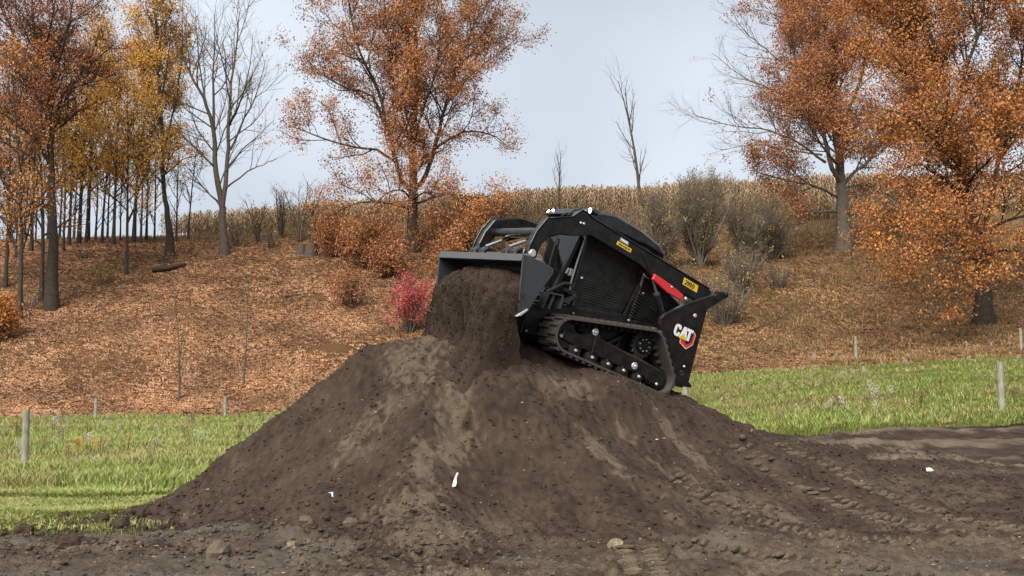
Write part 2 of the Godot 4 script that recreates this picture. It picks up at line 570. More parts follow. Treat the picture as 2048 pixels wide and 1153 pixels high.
func build_ground() -> void:
	# ---- near patch: yard, heap and the first of the grass
	var xs := steps([[-15.0, -5.5, 0.13], [-5.5, -4.0, 0.05], [-4.0, 6.0, 0.026], [6.0, 8.0, 0.05], [8.0, 16.0, 0.12]])
	var ds := steps([[6.0, 8.6, 0.1], [8.6, 15.6, 0.03], [15.6, 18.0, 0.06], [18.0, 29.0, 0.1]])
	var nx := xs.size()
	var nd := ds.size()
	var hs := PackedFloat32Array()
	hs.resize(nx * nd)
	var cs := PackedColorArray()
	cs.resize(nx * nd)
	var zone := PackedByteArray()
	zone.resize(nx * nd)
	for j in nd:
		for i in nx:
			var x := xs[i]
			var d := ds[j]
			var k := j * nx + i
			var m := heap_h(x, d)
			if m > 0.06 or is_dirt(x, d):
				hs[k] = soil_h(x, d, m)
				cs[k] = soil_col(x, d, m)
				zone[k] = 1 if m > 0.07 else 2
			else:
				hs[k] = ground_h(x, d) + m + n_mid.get_noise_2d(x, d) * 0.02
				cs[k] = turf_col(x, d)
				zone[k] = 3
	var heap := put("soil_heap", surface(xs, ds, hs, cs, zone, 1), mats.soil)
	tag(heap, "tall heap of dark brown topsoil under the track loader", "soil heap")
	tag(put("dirt_ground", surface(xs, ds, hs, cs, zone, 2), mats.soil), "", "", "", "structure")
	tag(put("grass_verge", surface(xs, ds, hs, cs, zone, 3), mats.turf), "", "", "", "structure")
	# ---- far sheet: meadow, hillside, field
	var us := steps([[-1.6, -0.7, 0.06], [-0.7, 0.7, 0.0042], [0.7, 1.6, 0.06]])
	var fd := steps([[-60.0, 0.0, 6.0], [0.0, 6.0, 0.5], [6.0, 30.0, 0.4], [30.0, 52.0, 0.45], [52.0, 98.0, 0.3], [98.0, 130.0, 0.8], [130.0, 420.0, 10.0]])
	nx = us.size()
	nd = fd.size()
	hs = PackedFloat32Array(); hs.resize(nx * nd)
	cs = PackedColorArray(); cs.resize(nx * nd)
	zone = PackedByteArray(); zone.resize(nx * nd)
	var xp := PackedFloat32Array(); xp.resize(nx * nd)
	for j in nd:
		for i in nx:
			var d := fd[j]
			var x := us[i] * (maxf(d, 0.0) + 22.0) * 1.25
			var k := j * nx + i
			xp[k] = x
			var h := ground_h(x, d)
			if near_box.grow(-0.05).has_point(Vector2(x, d)):
				h -= 0.12
			hs[k] = h
			if near_box.grow(-1.4).has_point(Vector2(x, d)):
				zone[k] = 0
			elif d < dirt_edge(x):
				zone[k] = 1
				cs[k] = MOIST * (1.0 + 0.3 * n_mid.get_noise_2d(x, d))
			elif d < leaf_edge(x, d):
				zone[k] = 2
				cs[k] = turf_col(x, d)
			else:
				zone[k] = 3
				cs[k] = hill_col(x, d)
	tag(put("dirt_yard", surface(us, fd, hs, cs, zone, 1, xp), mats.soil), "", "", "", "structure")
	tag(put("meadow_ground", surface(us, fd, hs, cs, zone, 2, xp), mats.turf), "", "", "", "structure")
	tag(put("hillside_terrain", surface(us, fd, hs, cs, zone, 3, xp), mats.turf), "", "", "", "structure")

func leaf_edge(x: float, d: float) -> float:
	return 54.5 + n_patch.get_noise_2d(x, 3.0) * 2.0 + n_patch.get_noise_2d(x * 4.0, d) * 0.9

func turf_col(x: float, d: float) -> Color:
	var v := n_patch.get_noise_2d(x * 0.8, d * 0.8)
	var w := n_mid.get_noise_2d(x * 0.3, d * 0.3)
	return Color(0.085, 0.105, 0.028).lerp(Color(0.15, 0.12, 0.05), clampf(0.3 + v + 0.6 * w, 0.0, 1.0))

func hill_col(x: float, d: float) -> Color:
	var v := n_patch.get_noise_2d(x * 0.5, d * 0.5)
	var w := n_mid.get_noise_2d(x * 0.2, d * 0.2)
	var c := Color(0.2, 0.11, 0.058).lerp(Color(0.13, 0.07, 0.038), clampf(0.5 + v + 0.7 * w, 0.0, 1.0))
	if x > 0.0:
		c = c.lerp(Color(0.15, 0.1, 0.052), clampf(x / 14.0, 0.0, 0.75))
	if d > 90.0:
		c = c.lerp(Color(0.2, 0.14, 0.07), 1.0 if d + 14.0 * v > 98.0 else 0.0)
	return c
# ------------------------------------------------------------------ plants
func spot(px: float, d: float) -> Vector3:
	# the point of the ground at distance d in the direction of that column of the photograph
	var y := base_h(0.0, d)
	var x := 0.0
	for i in 3:
		var k := (y - EYE) / d
		var depth := d * (cos(PITCH) + k * sin(PITCH))
		x = (px - 1024.0) / FOCAL * depth
		y = ground_h(x, d)
	return Vector3(x, y, -d)

func spot_at(px: float, py: float, d: float) -> Vector3:
	var b := (576.5 - py) / FOCAL
	var s := d / (cos(PITCH) - b * sin(PITCH))
	return Vector3((px - 1024.0) / FOCAL * s, EYE + s * (b * cos(PITCH) + sin(PITCH)), -d)

func rand_dir() -> Vector3:
	var v := Vector3(rng.randfn(), rng.randfn(), rng.randfn())
	return v.normalized() if v.length() > 0.01 else Vector3.UP

# one branch and all that grows from it; tips collects [position, direction] where leaves sit
func grow(mb: MB, from: Vector3, dir: Vector3, length: float, r0: float, level: int, deep: int, o: Dictionary, tips: Array) -> void:
	var segs := 4 if level <= 1 else (3 if level == 2 else 2)
	var pts := PackedVector3Array([from])
	var rad := PackedFloat32Array([r0])
	var p := from
	var dr := dir
	var up: float = o.get("up", 0.12)
	var wig: float = o.get("wiggle", 0.2)
	for i in segs:
		dr = (dr + rand_dir() * wig + Vector3.UP * up).normalized()
		p += dr * length / segs
		pts.append(p)
		rad.append(lerpf(r0, r0 * 0.35, (i + 1.0) / segs))
	mb.tube(pts, rad, 5 if r0 > 0.06 else (4 if r0 > 0.03 else 3), false)
	finish(mb, pts, rad, length, level, deep, o, tips)

func finish(mb: MB, pts: PackedVector3Array, rad: PackedFloat32Array, length: float, level: int, deep: int, o: Dictionary, tips: Array) -> void:
	var m := pts.size()
	if level >= deep:
		for k in int(o.get("per_twig", 2)):
			var t := rng.randf_range(0.25, 1.0) * (m - 1)
			var i := mini(int(t), m - 2)
			tips.append([pts[i].lerp(pts[i + 1], t - i), (pts[i + 1] - pts[i]).normalized()])
		return
	var gap: float = o.get("gap", 0.9) * (0.62 ** (level))
	var start: float = o.get("start", 0.25) if level == 0 else 0.15
	var count := maxi(2, int(length * (1.0 - start) / gap))
	for k in count:
		var f := start + (1.0 - start) * (k + rng.randf()) / count
		var t := f * (m - 1)
		var i := mini(int(t), m - 2)
		var at := pts[i].lerp(pts[i + 1], t - i)
		var along := (pts[i + 1] - pts[i]).normalized()
		var side := rand_dir()
		side = (side - along * side.dot(along)).normalized()
		var ang: float = rng.randf_range(0.5, 1.0) * o.get("spread", 1.0)
		var nd := (along * cos(ang) + side * sin(ang)).normalized()
		var l: float = length * lerpf(0.55, 0.28, f) * rng.randf_range(0.7, 1.25) * o.get("long", 1.0)
		l = minf(l, o.get("max_len", 4.5) * (0.6 ** level))
		if l < 0.25:
			continue
		var r: float = minf(lerpf(rad[i], rad[i + 1], t - i) * 0.62, (0.012 * l + 0.009) * o.get("thick", 1.0))
		grow(mb, at, nd, l, r, level + 1, deep, o, tips)

func smooth_path(src: Array, d: float, base: Vector3) -> PackedVector3Array:
	# main limb traced as [column, row, metres nearer(-)/farther(+)]
	var raw := []
	for q in src:
		raw.append(spot_at(q[0], q[1], d + q[2]) - base)
	var out := PackedVector3Array()
	for i in raw.size() - 1:
		var a: Vector3 = raw[maxi(i - 1, 0)]
		var b: Vector3 = raw[i]
		var c: Vector3 = raw[i + 1]
		var e: Vector3 = raw[mini(i + 2, raw.size() - 1)]
		for k in 3:
			var t := k / 3.0
			out.append(b.cubic_interpolate(c, a, e, t) + (rand_dir() * 0.06 if i + k > 0 else Vector3.ZERO))
	out.append(raw[-1])
	return out

func leaf_spray(count: int, reach: float, size: float, seed_: int) -> ArrayMesh:
	var r := RandomNumberGenerator.new()
	r.seed = seed_
	var mb := MB.new()
	for k in count:
		var o := Vector3(r.randfn(), r.randfn(), r.randfn()) * reach * 0.5
		var b := Basis(Vector3(r.randfn(), r.randfn(), r.randfn()).normalized(), r.randf() * TAU)
		var s := size * r.randf_range(0.7, 1.3)
		var w := s * r.randf_range(0.45, 0.65)
		var g := r.randf_range(0.75, 1.2)
		mb.col = Color(g, g * r.randf_range(0.9, 1.05), g * r.randf_range(0.85, 1.0))
		var p0 := o + b * Vector3(0, -s * 0.5, 0)
		var p1 := o + b * Vector3(w * 0.5, 0.05 * s, s * 0.1)
		var p2 := o + b * Vector3(0, s * 0.5, s * 0.12)
		var p3 := o + b * Vector3(-w * 0.5, 0.0, s * 0.1)
		mb.quad(p0, p1, p2, p3)
	return mb.mesh()

func pick(cols: Array) -> Color:
	var a: Color = cols[rng.randi() % cols.size()]
	var b: Color = cols[rng.randi() % cols.size()]
	var k := rng.randf_range(0.75, 1.3)
	var c := a.lerp(b, rng.randf())
	return Color(c.r * k, c.g * k, c.b * k)

func crown(t: Node3D, tips: Array, o: Dictionary, cols: Array) -> void:
	var keep: float = o.get("leaf", 1.0)
	var xf := []
	var cc := PackedColorArray()
	var clump: float = o.get("clump", 0.0)
	for q in tips:
		var k := keep
		if clump > 0.0:
			var w: Vector3 = (q[0] + t.position) * 0.32
			k *= lerpf(1.0, 1.7 * smoothstep(-0.28, 0.3, n_mid.get_noise_3dv(w)), clump)
		while k > 0.0:
			if rng.randf() < k:
				var b := Basis(rand_dir(), rng.randf() * TAU).scaled(Vector3.ONE * rng.randf_range(0.55, 1.5))
				xf.append(Transform3D(b, q[0] + rand_dir() * rng.randf() * o.get("loose", 0.25)))
				cc.append(pick(cols))
			k -= 1.0
	if xf.is_empty():
		return
	var m: Mesh = o.get("spray", sprays[0])
	many("crown", m, mats.leaf, xf, cc, t)

var sprays := []

# a tree whose trunk and limbs are given; the rest grows
func big_tree(called: String, label: String, group: String, d: float, limbs: Array, o: Dictionary, cols: Array, bark: Material) -> Node3D:
	var foot: Array = limbs[0][0][0]
	var base := spot(foot[0], d)
	var t := thing(called, base, label, "tree", group)
	var mb := MB.new()
	var tips := []
	var first := true
	for l in limbs:
		var pts := smooth_path(l[0], d, base)
		if first:
			pts[0] = Vector3(0, -0.3, 0)
		var rad := PackedFloat32Array()
		var len_ := 0.0
		for i in pts.size():
			var f := float(i) / (pts.size() - 1)
			rad.append(lerpf(l[1], l[2], f ** 0.8) * (1.0 + (0.55 * exp(-f * 22.0) if first else 0.0)))
			if i > 0:
				len_ += pts[i].distance_to(pts[i - 1])
		mb.tube(pts, rad, 9 if first else 7, true)
		var oo := o.duplicate()
		if l.size() > 3:
			oo.merge(l[3], true)
		var got := []
		finish(mb, pts, rad, len_, 0, o.get("deep", 3), oo, got)
		if l.size() > 3 and l[3].has("leaf"):
			for q in got:
				if rng.randf() < l[3].leaf:
					tips.append(q)
		else:
			tips.append_array(got)
		first = false
	put("trunk", mb.mesh(), bark, t)
	crown(t, tips, o, cols)
	return t

# a tree from numbers alone: leaning trunk of some height with branches above a bare bole
func small_tree(called: String, label: String, group: String, at: Vector3, height: float, r: float, lean: Vector2, o: Dictionary, cols: Array, bark: Material, cat := "tree") -> Node3D:
	var t := thing(called, at, label, cat, group)
	var mb := MB.new()
	var tips := []
	var pts := PackedVector3Array()
	var rad := PackedFloat32Array()
	var n := 8
	var sway := Vector3(rng.randf_range(-0.3, 0.3), 0, rng.randf_range(-0.3, 0.3))
	for i in n + 1:
		var f := float(i) / n
		pts.append(Vector3(lean.x * f * f, height * f - 0.15 * (1.0 - f), lean.y * f) + sway * sin(f * 5.0) * 0.5 * (f if i > 0 else 0.0))
		rad.append(lerpf(r, r * 0.15, f) * (1.0 + 0.4 * exp(-f * 25.0)))
	mb.tube(pts, rad, 7, true)
	finish(mb, pts, rad, height, 0, o.get("deep", 3), o, tips)
	put("trunk", mb.mesh(), bark, t)
	crown(t, tips, o, cols)
	return t

func shrub(called: String, label: String, group: String, at: Vector3, size: Vector2, stems: int, o: Dictionary, cols: Array, bark: Material) -> Node3D:
	var t := thing(called, at, label, "shrub", group)
	var mb := MB.new()
	var tips := []
	for k in stems:
		var a := TAU * (k + rng.randf()) / stems
		var out := rng.randf_range(0.1, 1.0)
		var dir := Vector3(cos(a) * out * size.x / size.y, 1.0, sin(a) * out * size.x / size.y).normalized()
		var l := size.y * rng.randf_range(0.65, 1.05)
		grow(mb, Vector3(cos(a) * 0.15, -0.1, sin(a) * 0.15), dir, l, 0.012 * size.y + 0.01, o.get("from", 1), o.get("deep", 3), o, tips)
	put("stems", mb.mesh(), bark, t)
	crown(t, tips, o, cols)
	return t
const RUST := [Color(0.414, 0.176, 0.068), Color(0.324, 0.126, 0.054), Color(0.495, 0.252, 0.099), Color(0.243, 0.095, 0.050), Color(0.396, 0.207, 0.108)]
const ORANGE := [Color(0.468, 0.189, 0.050), Color(0.387, 0.140, 0.041), Color(0.522, 0.261, 0.068), Color(0.306, 0.117, 0.045)]
const GOLD := [Color(0.66, 0.39, 0.08), Color(0.58, 0.31, 0.065), Color(0.46, 0.3, 0.085), Color(0.62, 0.33, 0.08)]
const BROWNRED := [Color(0.279, 0.122, 0.077), Color(0.342, 0.135, 0.072), Color(0.216, 0.099, 0.068), Color(0.360, 0.180, 0.081)]
const TANGREEN := [Color(0.34, 0.27, 0.12), Color(0.28, 0.23, 0.11), Color(0.42, 0.31, 0.16), Color(0.2, 0.18, 0.07)]

func build_trees() -> void:
	sprays = [leaf_spray(14, 0.5, 0.145, 3), leaf_spray(12, 0.4, 0.125, 4), leaf_spray(7, 0.3, 0.1, 5)]
	var oaks := "big oaks on the hillside"
	# the oak behind the bucket
	big_tree("oak_tree", "wide rust-orange oak with three spreading leaders behind the bucket", oaks, 85.0, [
		[[[828, 505, 0], [825, 430, 0], [826, 371, 0], [824, 269, 0.3], [833, 177, -0.5], [830, 81, 0.5], [833, -40, 0], [836, -140, 0]], 0.48, 0.07],
		[[[826, 385, 0], [804, 362, -0.5], [793, 323, -1], [777, 264, -1.5], [755, 177, -1.8], [728, 124, -2], [707, 59, -2], [690, -50, -2]], 0.24, 0.05],
		[[[777, 264, -1.5], [744, 194, -2.5], [701, 177, -3], [653, 156, -3], [614, 122, -2.5]], 0.12, 0.03],
		[[[827, 380, 0], [852, 350, 0.8], [873, 280, 1.5], [890, 215, 2], [911, 140, 2], [938, 81, 2.5], [951, 27, 2.5], [962, -60, 3]], 0.22, 0.05],
		[[[895, 205, 2], [949, 140, 2.5], [997, 108, 3], [1032, 76, 3]], 0.1, 0.025],
		[[[868, 300, 1.5], [927, 264, 0], [981, 269, -1], [1012, 290, -1.5]], 0.12, 0.03],
		[[[795, 330, -1], [755, 301, -2.5], [690, 290, -3.5], [626, 269, -4], [588, 255, -4]], 0.13, 0.03],
		[[[824, 300, 0], [845, 220, -3], [870, 150, -4.5], [880, 60, -5], [885, -40, -5]], 0.13, 0.03],
		[[[824, 290, 0], [800, 220, 3], [780, 120, 4.5], [770, 20, 5], [765, -60, 5]], 0.13, 0.03],
		[[[826, 420, 0], [770, 405, -2], [700, 410, -3], [648, 440, -3.5]], 0.12, 0.03, {"leaf": 2.0}],
		[[[826, 410, 0], [890, 390, -2], [950, 395, -2.5], [975, 405, -2]], 0.11, 0.03, {"leaf": 1.0}],
		[[[826, 400, 0], [800, 380, -4], [770, 390, -6], [740, 420, -7]], 0.1, 0.03],
		[[[826, 400, 0], [850, 385, -3.5], [880, 400, -6], [905, 430, -7]], 0.1, 0.03],
	], {"deep": 3, "gap": 0.72, "per_twig": 3, "leaf": 0.8, "clump": 0.85, "wiggle": 0.28, "thick": 1.2, "spread": 0.95, "long": 1.0, "max_len": 4.6, "spray": sprays[0], "loose": 0.35}, RUST, mats.bark_dark)
	# the oak with bare boughs reaching left
	var bare := {"leaf": 0.02}
	var half := {"leaf": 0.4}
	big_tree("oak_tree", "pale-trunked oak with long bare boughs on its left side", oaks, 88.0, [
		[[[1687, 507, 0], [1686, 401, 0], [1683, 366, 0], [1678, 303, 0.3], [1669, 258, 0], [1662, 189, -0.5], [1672, 117, 0], [1680, 20, 0], [1685, -60, 0]], 0.56, 0.07],
		[[[1684, 370, 0], [1666, 338, -0.6], [1649, 275, -1], [1632, 229, -1.2], [1609, 189, -1.5], [1590, 110, -1.5], [1570, 40, -1.5]], 0.24, 0.05],
		[[[1675, 424, 0], [1640, 424, -1.5], [1605, 424, -2.5], [1569, 446, -3]], 0.12, 0.03, {"leaf": 0.8}],
		[[[1678, 395, 0], [1632, 372, -1.5], [1580, 364, -2.5], [1512, 343, -3]], 0.13, 0.03, {"leaf": 1.2}],
		[[[1652, 325, -0.8], [1597, 286, -1.5], [1540, 262, -2], [1472, 252, -2.5], [1393, 233, -3]], 0.12, 0.02, bare],
		[[[1645, 310, -0.8], [1569, 298, 0.5], [1512, 290, 1], [1440, 300, 1.5]], 0.09, 0.02, bare],
		[[[1614, 200, -1.5], [1572, 190, -1], [1520, 170, -1], [1480, 149, -1.5], [1425, 107, -2]], 0.09, 0.018, bare],
		[[[1600, 150, -1.5], [1560, 122, -2], [1520, 88, -2], [1490, 62, -2.5], [1460, 15, -3]], 0.08, 0.018, bare],
		[[[1590, 110, -1.5], [1560, 50, -1], [1540, 0, -1], [1520, -50, -1]], 0.07, 0.018, bare],
		[[[1632, 229, -1.2], [1585, 235, -2.5], [1545, 225, -3], [1500, 205, -3.5]], 0.08, 0.02, {"leaf": 0.12}],
		[[[1684, 372, 0], [1705, 350, 0.5], [1746, 312, 1], [1792, 252, 1.5], [1830, 190, 2]], 0.18, 0.04],
		[[[1672, 270, 0], [1705, 200, -2], [1735, 120, -3.5], [1750, 40, -4], [1755, -40, -4]], 0.16, 0.04],
		[[[1672, 260, 0], [1640, 160, 3], [1620, 80, 4], [1610, 0, 4.5]], 0.14, 0.04],
		[[[1678, 330, 0], [1650, 300, -4], [1620, 250, -6], [1600, 200, -6.5]], 0.12, 0.03],
		[[[1686, 380, 0], [1720, 370, 2.0], [1760, 380, 3.0], [1790, 400, 3.0]], 0.1, 0.03],
		[[[1687, 430, 0], [1722, 400, -2.0], [1740, 385, -3.0]], 0.08, 0.03],
	], {"deep": 3, "gap": 0.65, "per_twig": 3, "leaf": 0.8, "clump": 0.7, "wiggle": 0.32, "thick": 1.3, "spread": 0.9, "long": 1.05, "max_len": 4.4, "spray": sprays[0], "loose": 0.35}, BROWNRED + RUST, mats.bark_pale)
	# the dense oak at the right
	big_tree("oak_tree", "dense orange-leaved oak lowest on the slope at the right edge", oaks, 66.0, [
		[[[1969, 640, 0], [1965, 549, 0], [1952, 458, 0], [1935, 400, 0], [1918, 320, 0], [1905, 250, 0], [1885, 150, 0], [1858, 57, 0], [1835, -30, 0]], 0.5, 0.08],
		[[[1958, 480, 0], [1981, 424, 0.5], [1998, 320, 1], [2015, 252, 1.2], [2040, 150, 1.5], [2060, 20, 1.5]], 0.22, 0.05],
		[[[1893, 190, 0], [1840, 160, -1], [1800, 140, -1.5], [1750, 122, -2]], 0.14, 0.03],
		[[[1935, 400, 0], [1880, 350, -1.5], [1835, 330, -2.5], [1805, 342, -3]], 0.14, 0.03],
		[[[1950, 455, 0], [1890, 440, -2.5], [1840, 432, -3.5], [1795, 465, -4]], 0.12, 0.03, {"leaf": 0.5}],
		[[[1960, 500, 0], [1900, 490, -3], [1870, 510, -4], [1835, 545, -4.5]], 0.11, 0.03, {"leaf": 0.4}],
		[[[1955, 470, 0], [2020, 440, -2], [2080, 430, -2.5], [2140, 460, -3]], 0.12, 0.03],
		[[[1962, 520, 0], [2010, 500, -2.5], [2060, 510, -4], [2110, 550, -4]], 0.1, 0.03],
		[[[1905, 250, 0], [1930, 150, -2.5], [1960, 60, -3.5], [1975, -40, -4]], 0.15, 0.04],
		[[[1915, 300, 0], [1870, 210, 2.5], [1810, 100, 3], [1770, 0, 3]], 0.15, 0.04],
		[[[1920, 330, 0], [1860, 270, -3], [1820, 232, -4], [1790, 225, -4.5]], 0.12, 0.03],
		[[[1998, 320, 1], [2050, 260, -1], [2110, 220, -2], [2170, 200, -2]], 0.12, 0.03],
		[[[1930, 380, 0], [1960, 340, -4], [1990, 310, -5.5], [2010, 290, -6]], 0.12, 0.03],
		[[[1945, 430, 0], [1930, 440, -4], [1900, 470, -5.5], [1880, 510, -6]], 0.1, 0.03, {"leaf": 0.4}],
		[[[1960, 520, 0], [1940, 520, -3], [1905, 540, -4.5], [1875, 575, -5]], 0.09, 0.03, {"leaf": 0.45}],
	], {"deep": 3, "gap": 0.58, "per_twig": 3, "leaf": 0.7, "clump": 0.85, "wiggle": 0.28, "thick": 1.3, "spread": 0.95, "long": 1.1, "max_len": 4.2, "spray": sprays[0], "loose": 0.35}, ORANGE + RUST, mats.bark_dark)
	# the bare forked tree
	big_tree("bare_tree", "tall leafless tree forking low, alone beside the yellow trees", "bare trees", 85.0, [
		[[[448, 508, 0], [446, 460, 0], [444, 419, 0], [432, 344, 0], [427, 274, 0], [414, 215, -0.5], [387, 161, -1], [360, 108, -1], [342, 55, -1]], 0.36, 0.025],
		[[[444, 415, 0], [452, 344, 0.3], [457, 269, 0.5], [460, 188, 0.5], [468, 134, 1], [475, 60, 1], [480, 20, 1]], 0.22, 0.025],
		[[[427, 274, 0], [426, 177, 0.8], [427, 108, 1], [430, 20, 1]], 0.14, 0.02],
		[[[460, 300, 0.5], [490, 235, 1], [515, 180, 1.5], [530, 120, 1.5]], 0.1, 0.02],
		[[[452, 376, 0], [495, 344, -1], [525, 330, -1.5], [553, 318, -2]], 0.08, 0.015],
		[[[431, 335, 0], [398, 305, -1], [366, 275, -1.5], [345, 230, -2]], 0.08, 0.015],
		[[[444, 419, 0], [420, 390, 1.5], [385, 360, 2.5], [360, 350, 3]], 0.06, 0.015],
		[[[457, 250, 0.5], [480, 200, -2], [500, 130, -3], [505, 70, -3]], 0.09, 0.015],
		[[[414, 215, -0.5], [400, 140, 1], [395, 70, 1.5], [390, 20, 1.5]], 0.08, 0.015],
		[[[452, 340, 0.3], [485, 300, 2], [520, 270, 3], [548, 240, 3]], 0.08, 0.015],
	], {"deep": 3, "gap": 0.85, "per_twig": 1, "leaf": 0.04, "spread": 0.9, "thick": 1.0, "up": 0.13, "long": 1.1, "max_len": 4.6, "spray": sprays[1]}, GOLD, mats.bark_grey)
	var wood := "trees of the small wood"
	# front tree of the wood
	big_tree("oak_tree", "thick dark-trunked tree at the front of the wood, russet on top", wood, 72.0, [
		[[[103, 583, 0], [105, 484, 0], [103, 400, 0], [102, 323, 0], [102, 242, 0], [95, 190, 0], [80, 120, 0], [66, 50, 0], [60, -30, 0]], 0.36, 0.05],
		[[[102, 245, 0], [115, 215, 0.3], [134, 172, 0.5], [177, 134, 0.5], [226, 91, 0]], 0.17, 0.03],
		[[[128, 180, 0.5], [177, 165, -1], [222, 160, -1.5]], 0.08, 0.02, {"leaf": 0.5}],
		[[[101, 330, 0], [86, 301, -0.5], [48, 253, -1], [10, 215, -1.5], [-30, 180, -2]], 0.14, 0.03],
		[[[95, 190, 0], [120, 110, -1.5], [140, 40, -2], [150, -30, -2]], 0.13, 0.03],
		[[[88, 150, 0], [40, 90, 1.5], [10, 30, 2], [-10, -40, 2]], 0.13, 0.03],
		[[[177, 134, 0.5], [190, 90, 0], [205, 50, 0]], 0.08, 0.02],
		[[[80, 120, 0], [100, 60, -3], [110, 0, -4]], 0.1, 0.03],
	], {"deep": 3, "gap": 0.55, "per_twig": 3, "leaf": 0.36, "clump": 0.85, "spread": 0.9, "thick": 1.3, "wiggle": 0.28, "max_len": 4.4, "spray": sprays[0], "start": 0.35}, BROWNRED, mats.bark_dark)
	# tall tree with a thin bare top
	big_tree("tall_tree", "tall slim tree with yellow mid-branches and a thin bare top", wood, 84.0, [
		[[[339, 482, 0], [334, 430, 0], [328, 376, 0], [323, 242, 0], [317, 134, 0], [312, 65, 0], [308, 15, 0]], 0.27, 0.03, {"start": 0.3}],
		[[[326, 300, 0], [345, 230, 0.5], [360, 150, 0.8], [365, 80, 0.8]], 0.1, 0.02, {"leaf": 0.4}],
		[[[325, 260, 0], [300, 190, -0.5], [282, 110, -0.8], [275, 60, -1]], 0.1, 0.02, {"leaf": 0.5}],
		[[[320, 200, 0], [335, 120, -1], [342, 40, -1.2]], 0.08, 0.02, {"leaf": 0.0}],
		[[[328, 350, 0], [365, 320, -1], [395, 310, -1.5]], 0.07, 0.02],
		[[[328, 370, 0], [295, 340, -1], [270, 330, -1.5]], 0.07, 0.02],
	], {"deep": 3, "gap": 0.5, "per_twig": 2, "leaf": 0.5, "spread": 0.8, "up": 0.15, "max_len": 3.4, "spray": sprays[1]}, GOLD, mats.bark_dark)
	# slim trunks of the wood: column, distance, height, radius, lean, colours, leaf, words
	var slim := [
		[10, 76, 15.0, 0.16, -0.4, BROWNRED, 0.35, "slim trunk at the very left edge of the wood"],
		[38, 70, 15.5, 0.2, -0.8, ORANGE, 0.4, "slim orange-leaved tree left of the thick dark trunk, lowest on the slope"],
		[62, 84, 14.0, 0.17, 0.3, GOLD, 0.4, "slim tree just left of the thick dark trunk, farther up"],
		[82, 74, 16.0, 0.19, -1.2, GOLD, 0.45, "slim tree close against the thick dark trunk, leaning left"],
		[137, 86, 15.0, 0.16, 0.2, GOLD, 0.5, "first slim gold-leaved tree right of the thick dark trunk"],
		[157, 87, 17.0, 0.2, 0.1, GOLD + RUST, 0.45, "second slim tree right of the thick dark trunk, mixed rust and gold"],
		[174, 88, 16.5, 0.22, 0.15, GOLD, 0.6, "third slim tree right of the thick dark trunk, gold-leaved"],
		[203, 88, 15.0, 0.13, 1.6, GOLD, 0.55, "leaning slim tree in the middle of the wood"],
		[226, 87, 16.0, 0.17, 0.0, GOLD, 0.8, "straight gold tree in the middle of the wood"],
		[252, 79, 14.5, 0.15, -0.5, GOLD, 0.75, "slim gold tree standing downhill of its neighbours"],
		[267, 89, 16.5, 0.2, 1.3, GOLD, 0.85, "broad yellow tree leaning right near the wood's right edge"],
		[292, 92, 14.5, 0.13, 0.2, GOLD, 0.6, "thin yellow tree left of the tall bare-topped tree"],
		[376, 92, 9.0, 0.1, 0.6, GOLD, 0.5, "short yellow tree between the tall bare-topped tree and the forked bare tree"],
		[-30, 75, 16.0, 0.2, 0.8, ORANGE, 0.7, "orange tree cut by the left edge"],
		[118, 92, 13.0, 0.12, -0.3, GOLD, 0.4, "thinnest back trunk right behind the thick dark trunk"],
		[48, 92, 13.0, 0.12, 0.2, BROWNRED, 0.35, "thin back trunk in the left part of the wood"],
	]
	for q in slim:
		small_tree("slim_tree", q[7], wood, spot(q[0], q[1]), q[2], q[3] * 0.82, Vector2(q[4], rng.randf_range(-0.6, 0.6)),
			{"deep": 3, "gap": 0.6, "per_twig": 2, "leaf": q[6] * 0.68, "clump": 0.9, "start": 0.22, "spread": 0.95, "thick": 1.3, "wiggle": 0.25, "max_len": 4.4, "long": 0.85, "spray": sprays[0], "loose": 0.4}, q[5], mats.bark_dark)
	for q in [[20, 88, "first"], [30, 82, "second"], [70, 93, "third"], [94, 90, "fourth"], [126, 84, "fifth"], [147, 92, "sixth"], [190, 90, "seventh"], [214, 92, "eighth"], [240, 91, "ninth"], [281, 88, "tenth"], [308, 91, "eleventh"], [352, 90, "last"]]:
		small_tree("thin_tree", "thin young trunk in the small wood, the %s counted from its left edge" % q[2], "thin young trunks of the small wood", spot(q[0], q[1]), rng.randf_range(9.0, 13.5), rng.randf_range(0.07, 0.11), Vector2(rng.randf_range(-0.9, 0.9), rng.randf_range(-0.6, 0.6)),
			{"deep": 3, "gap": 0.5, "per_twig": 2, "leaf": 0.32, "clump": 0.9, "start": 0.08, "spread": 1.0, "wiggle": 0.3, "max_len": 2.6, "long": 0.6, "spray": sprays[1], "loose": 0.4}, GOLD, mats.bark_dark)
	# bare saplings on the skyline
	small_tree("bare_sapling", "tall leafless sapling on the skyline above the loader", "bare trees", spot(1281, 100), 12.9, 0.19, Vector2(-2.0, 0.3), {"deep": 2, "gap": 0.75, "start": 0.2, "leaf": 0.0, "spread": 0.85, "max_len": 3.4, "up": 0.2}, GOLD, mats.bark_grey)
	small_tree("bare_sapling", "short leafless sapling on the skyline right of the big rust oak", "bare trees", spot(1118, 104), 6.3, 0.12, Vector2(0.2, 0.0), {"deep": 2, "gap": 0.6, "start": 0.25, "leaf": 0.0, "spread": 0.9, "max_len": 2.8, "up": 0.2}, GOLD, mats.bark_grey)
	# saplings on the leafy slope
	small_tree("bare_sapling", "thin bare sapling on the leaf-covered slope below the wood", "bare trees", spot(358, 59), 6.2, 0.07, Vector2(-0.5, 0), {"deep": 2, "gap": 0.6, "start": 0.1, "leaf": 0.04, "max_len": 1.5}, RUST, mats.bark_grey)
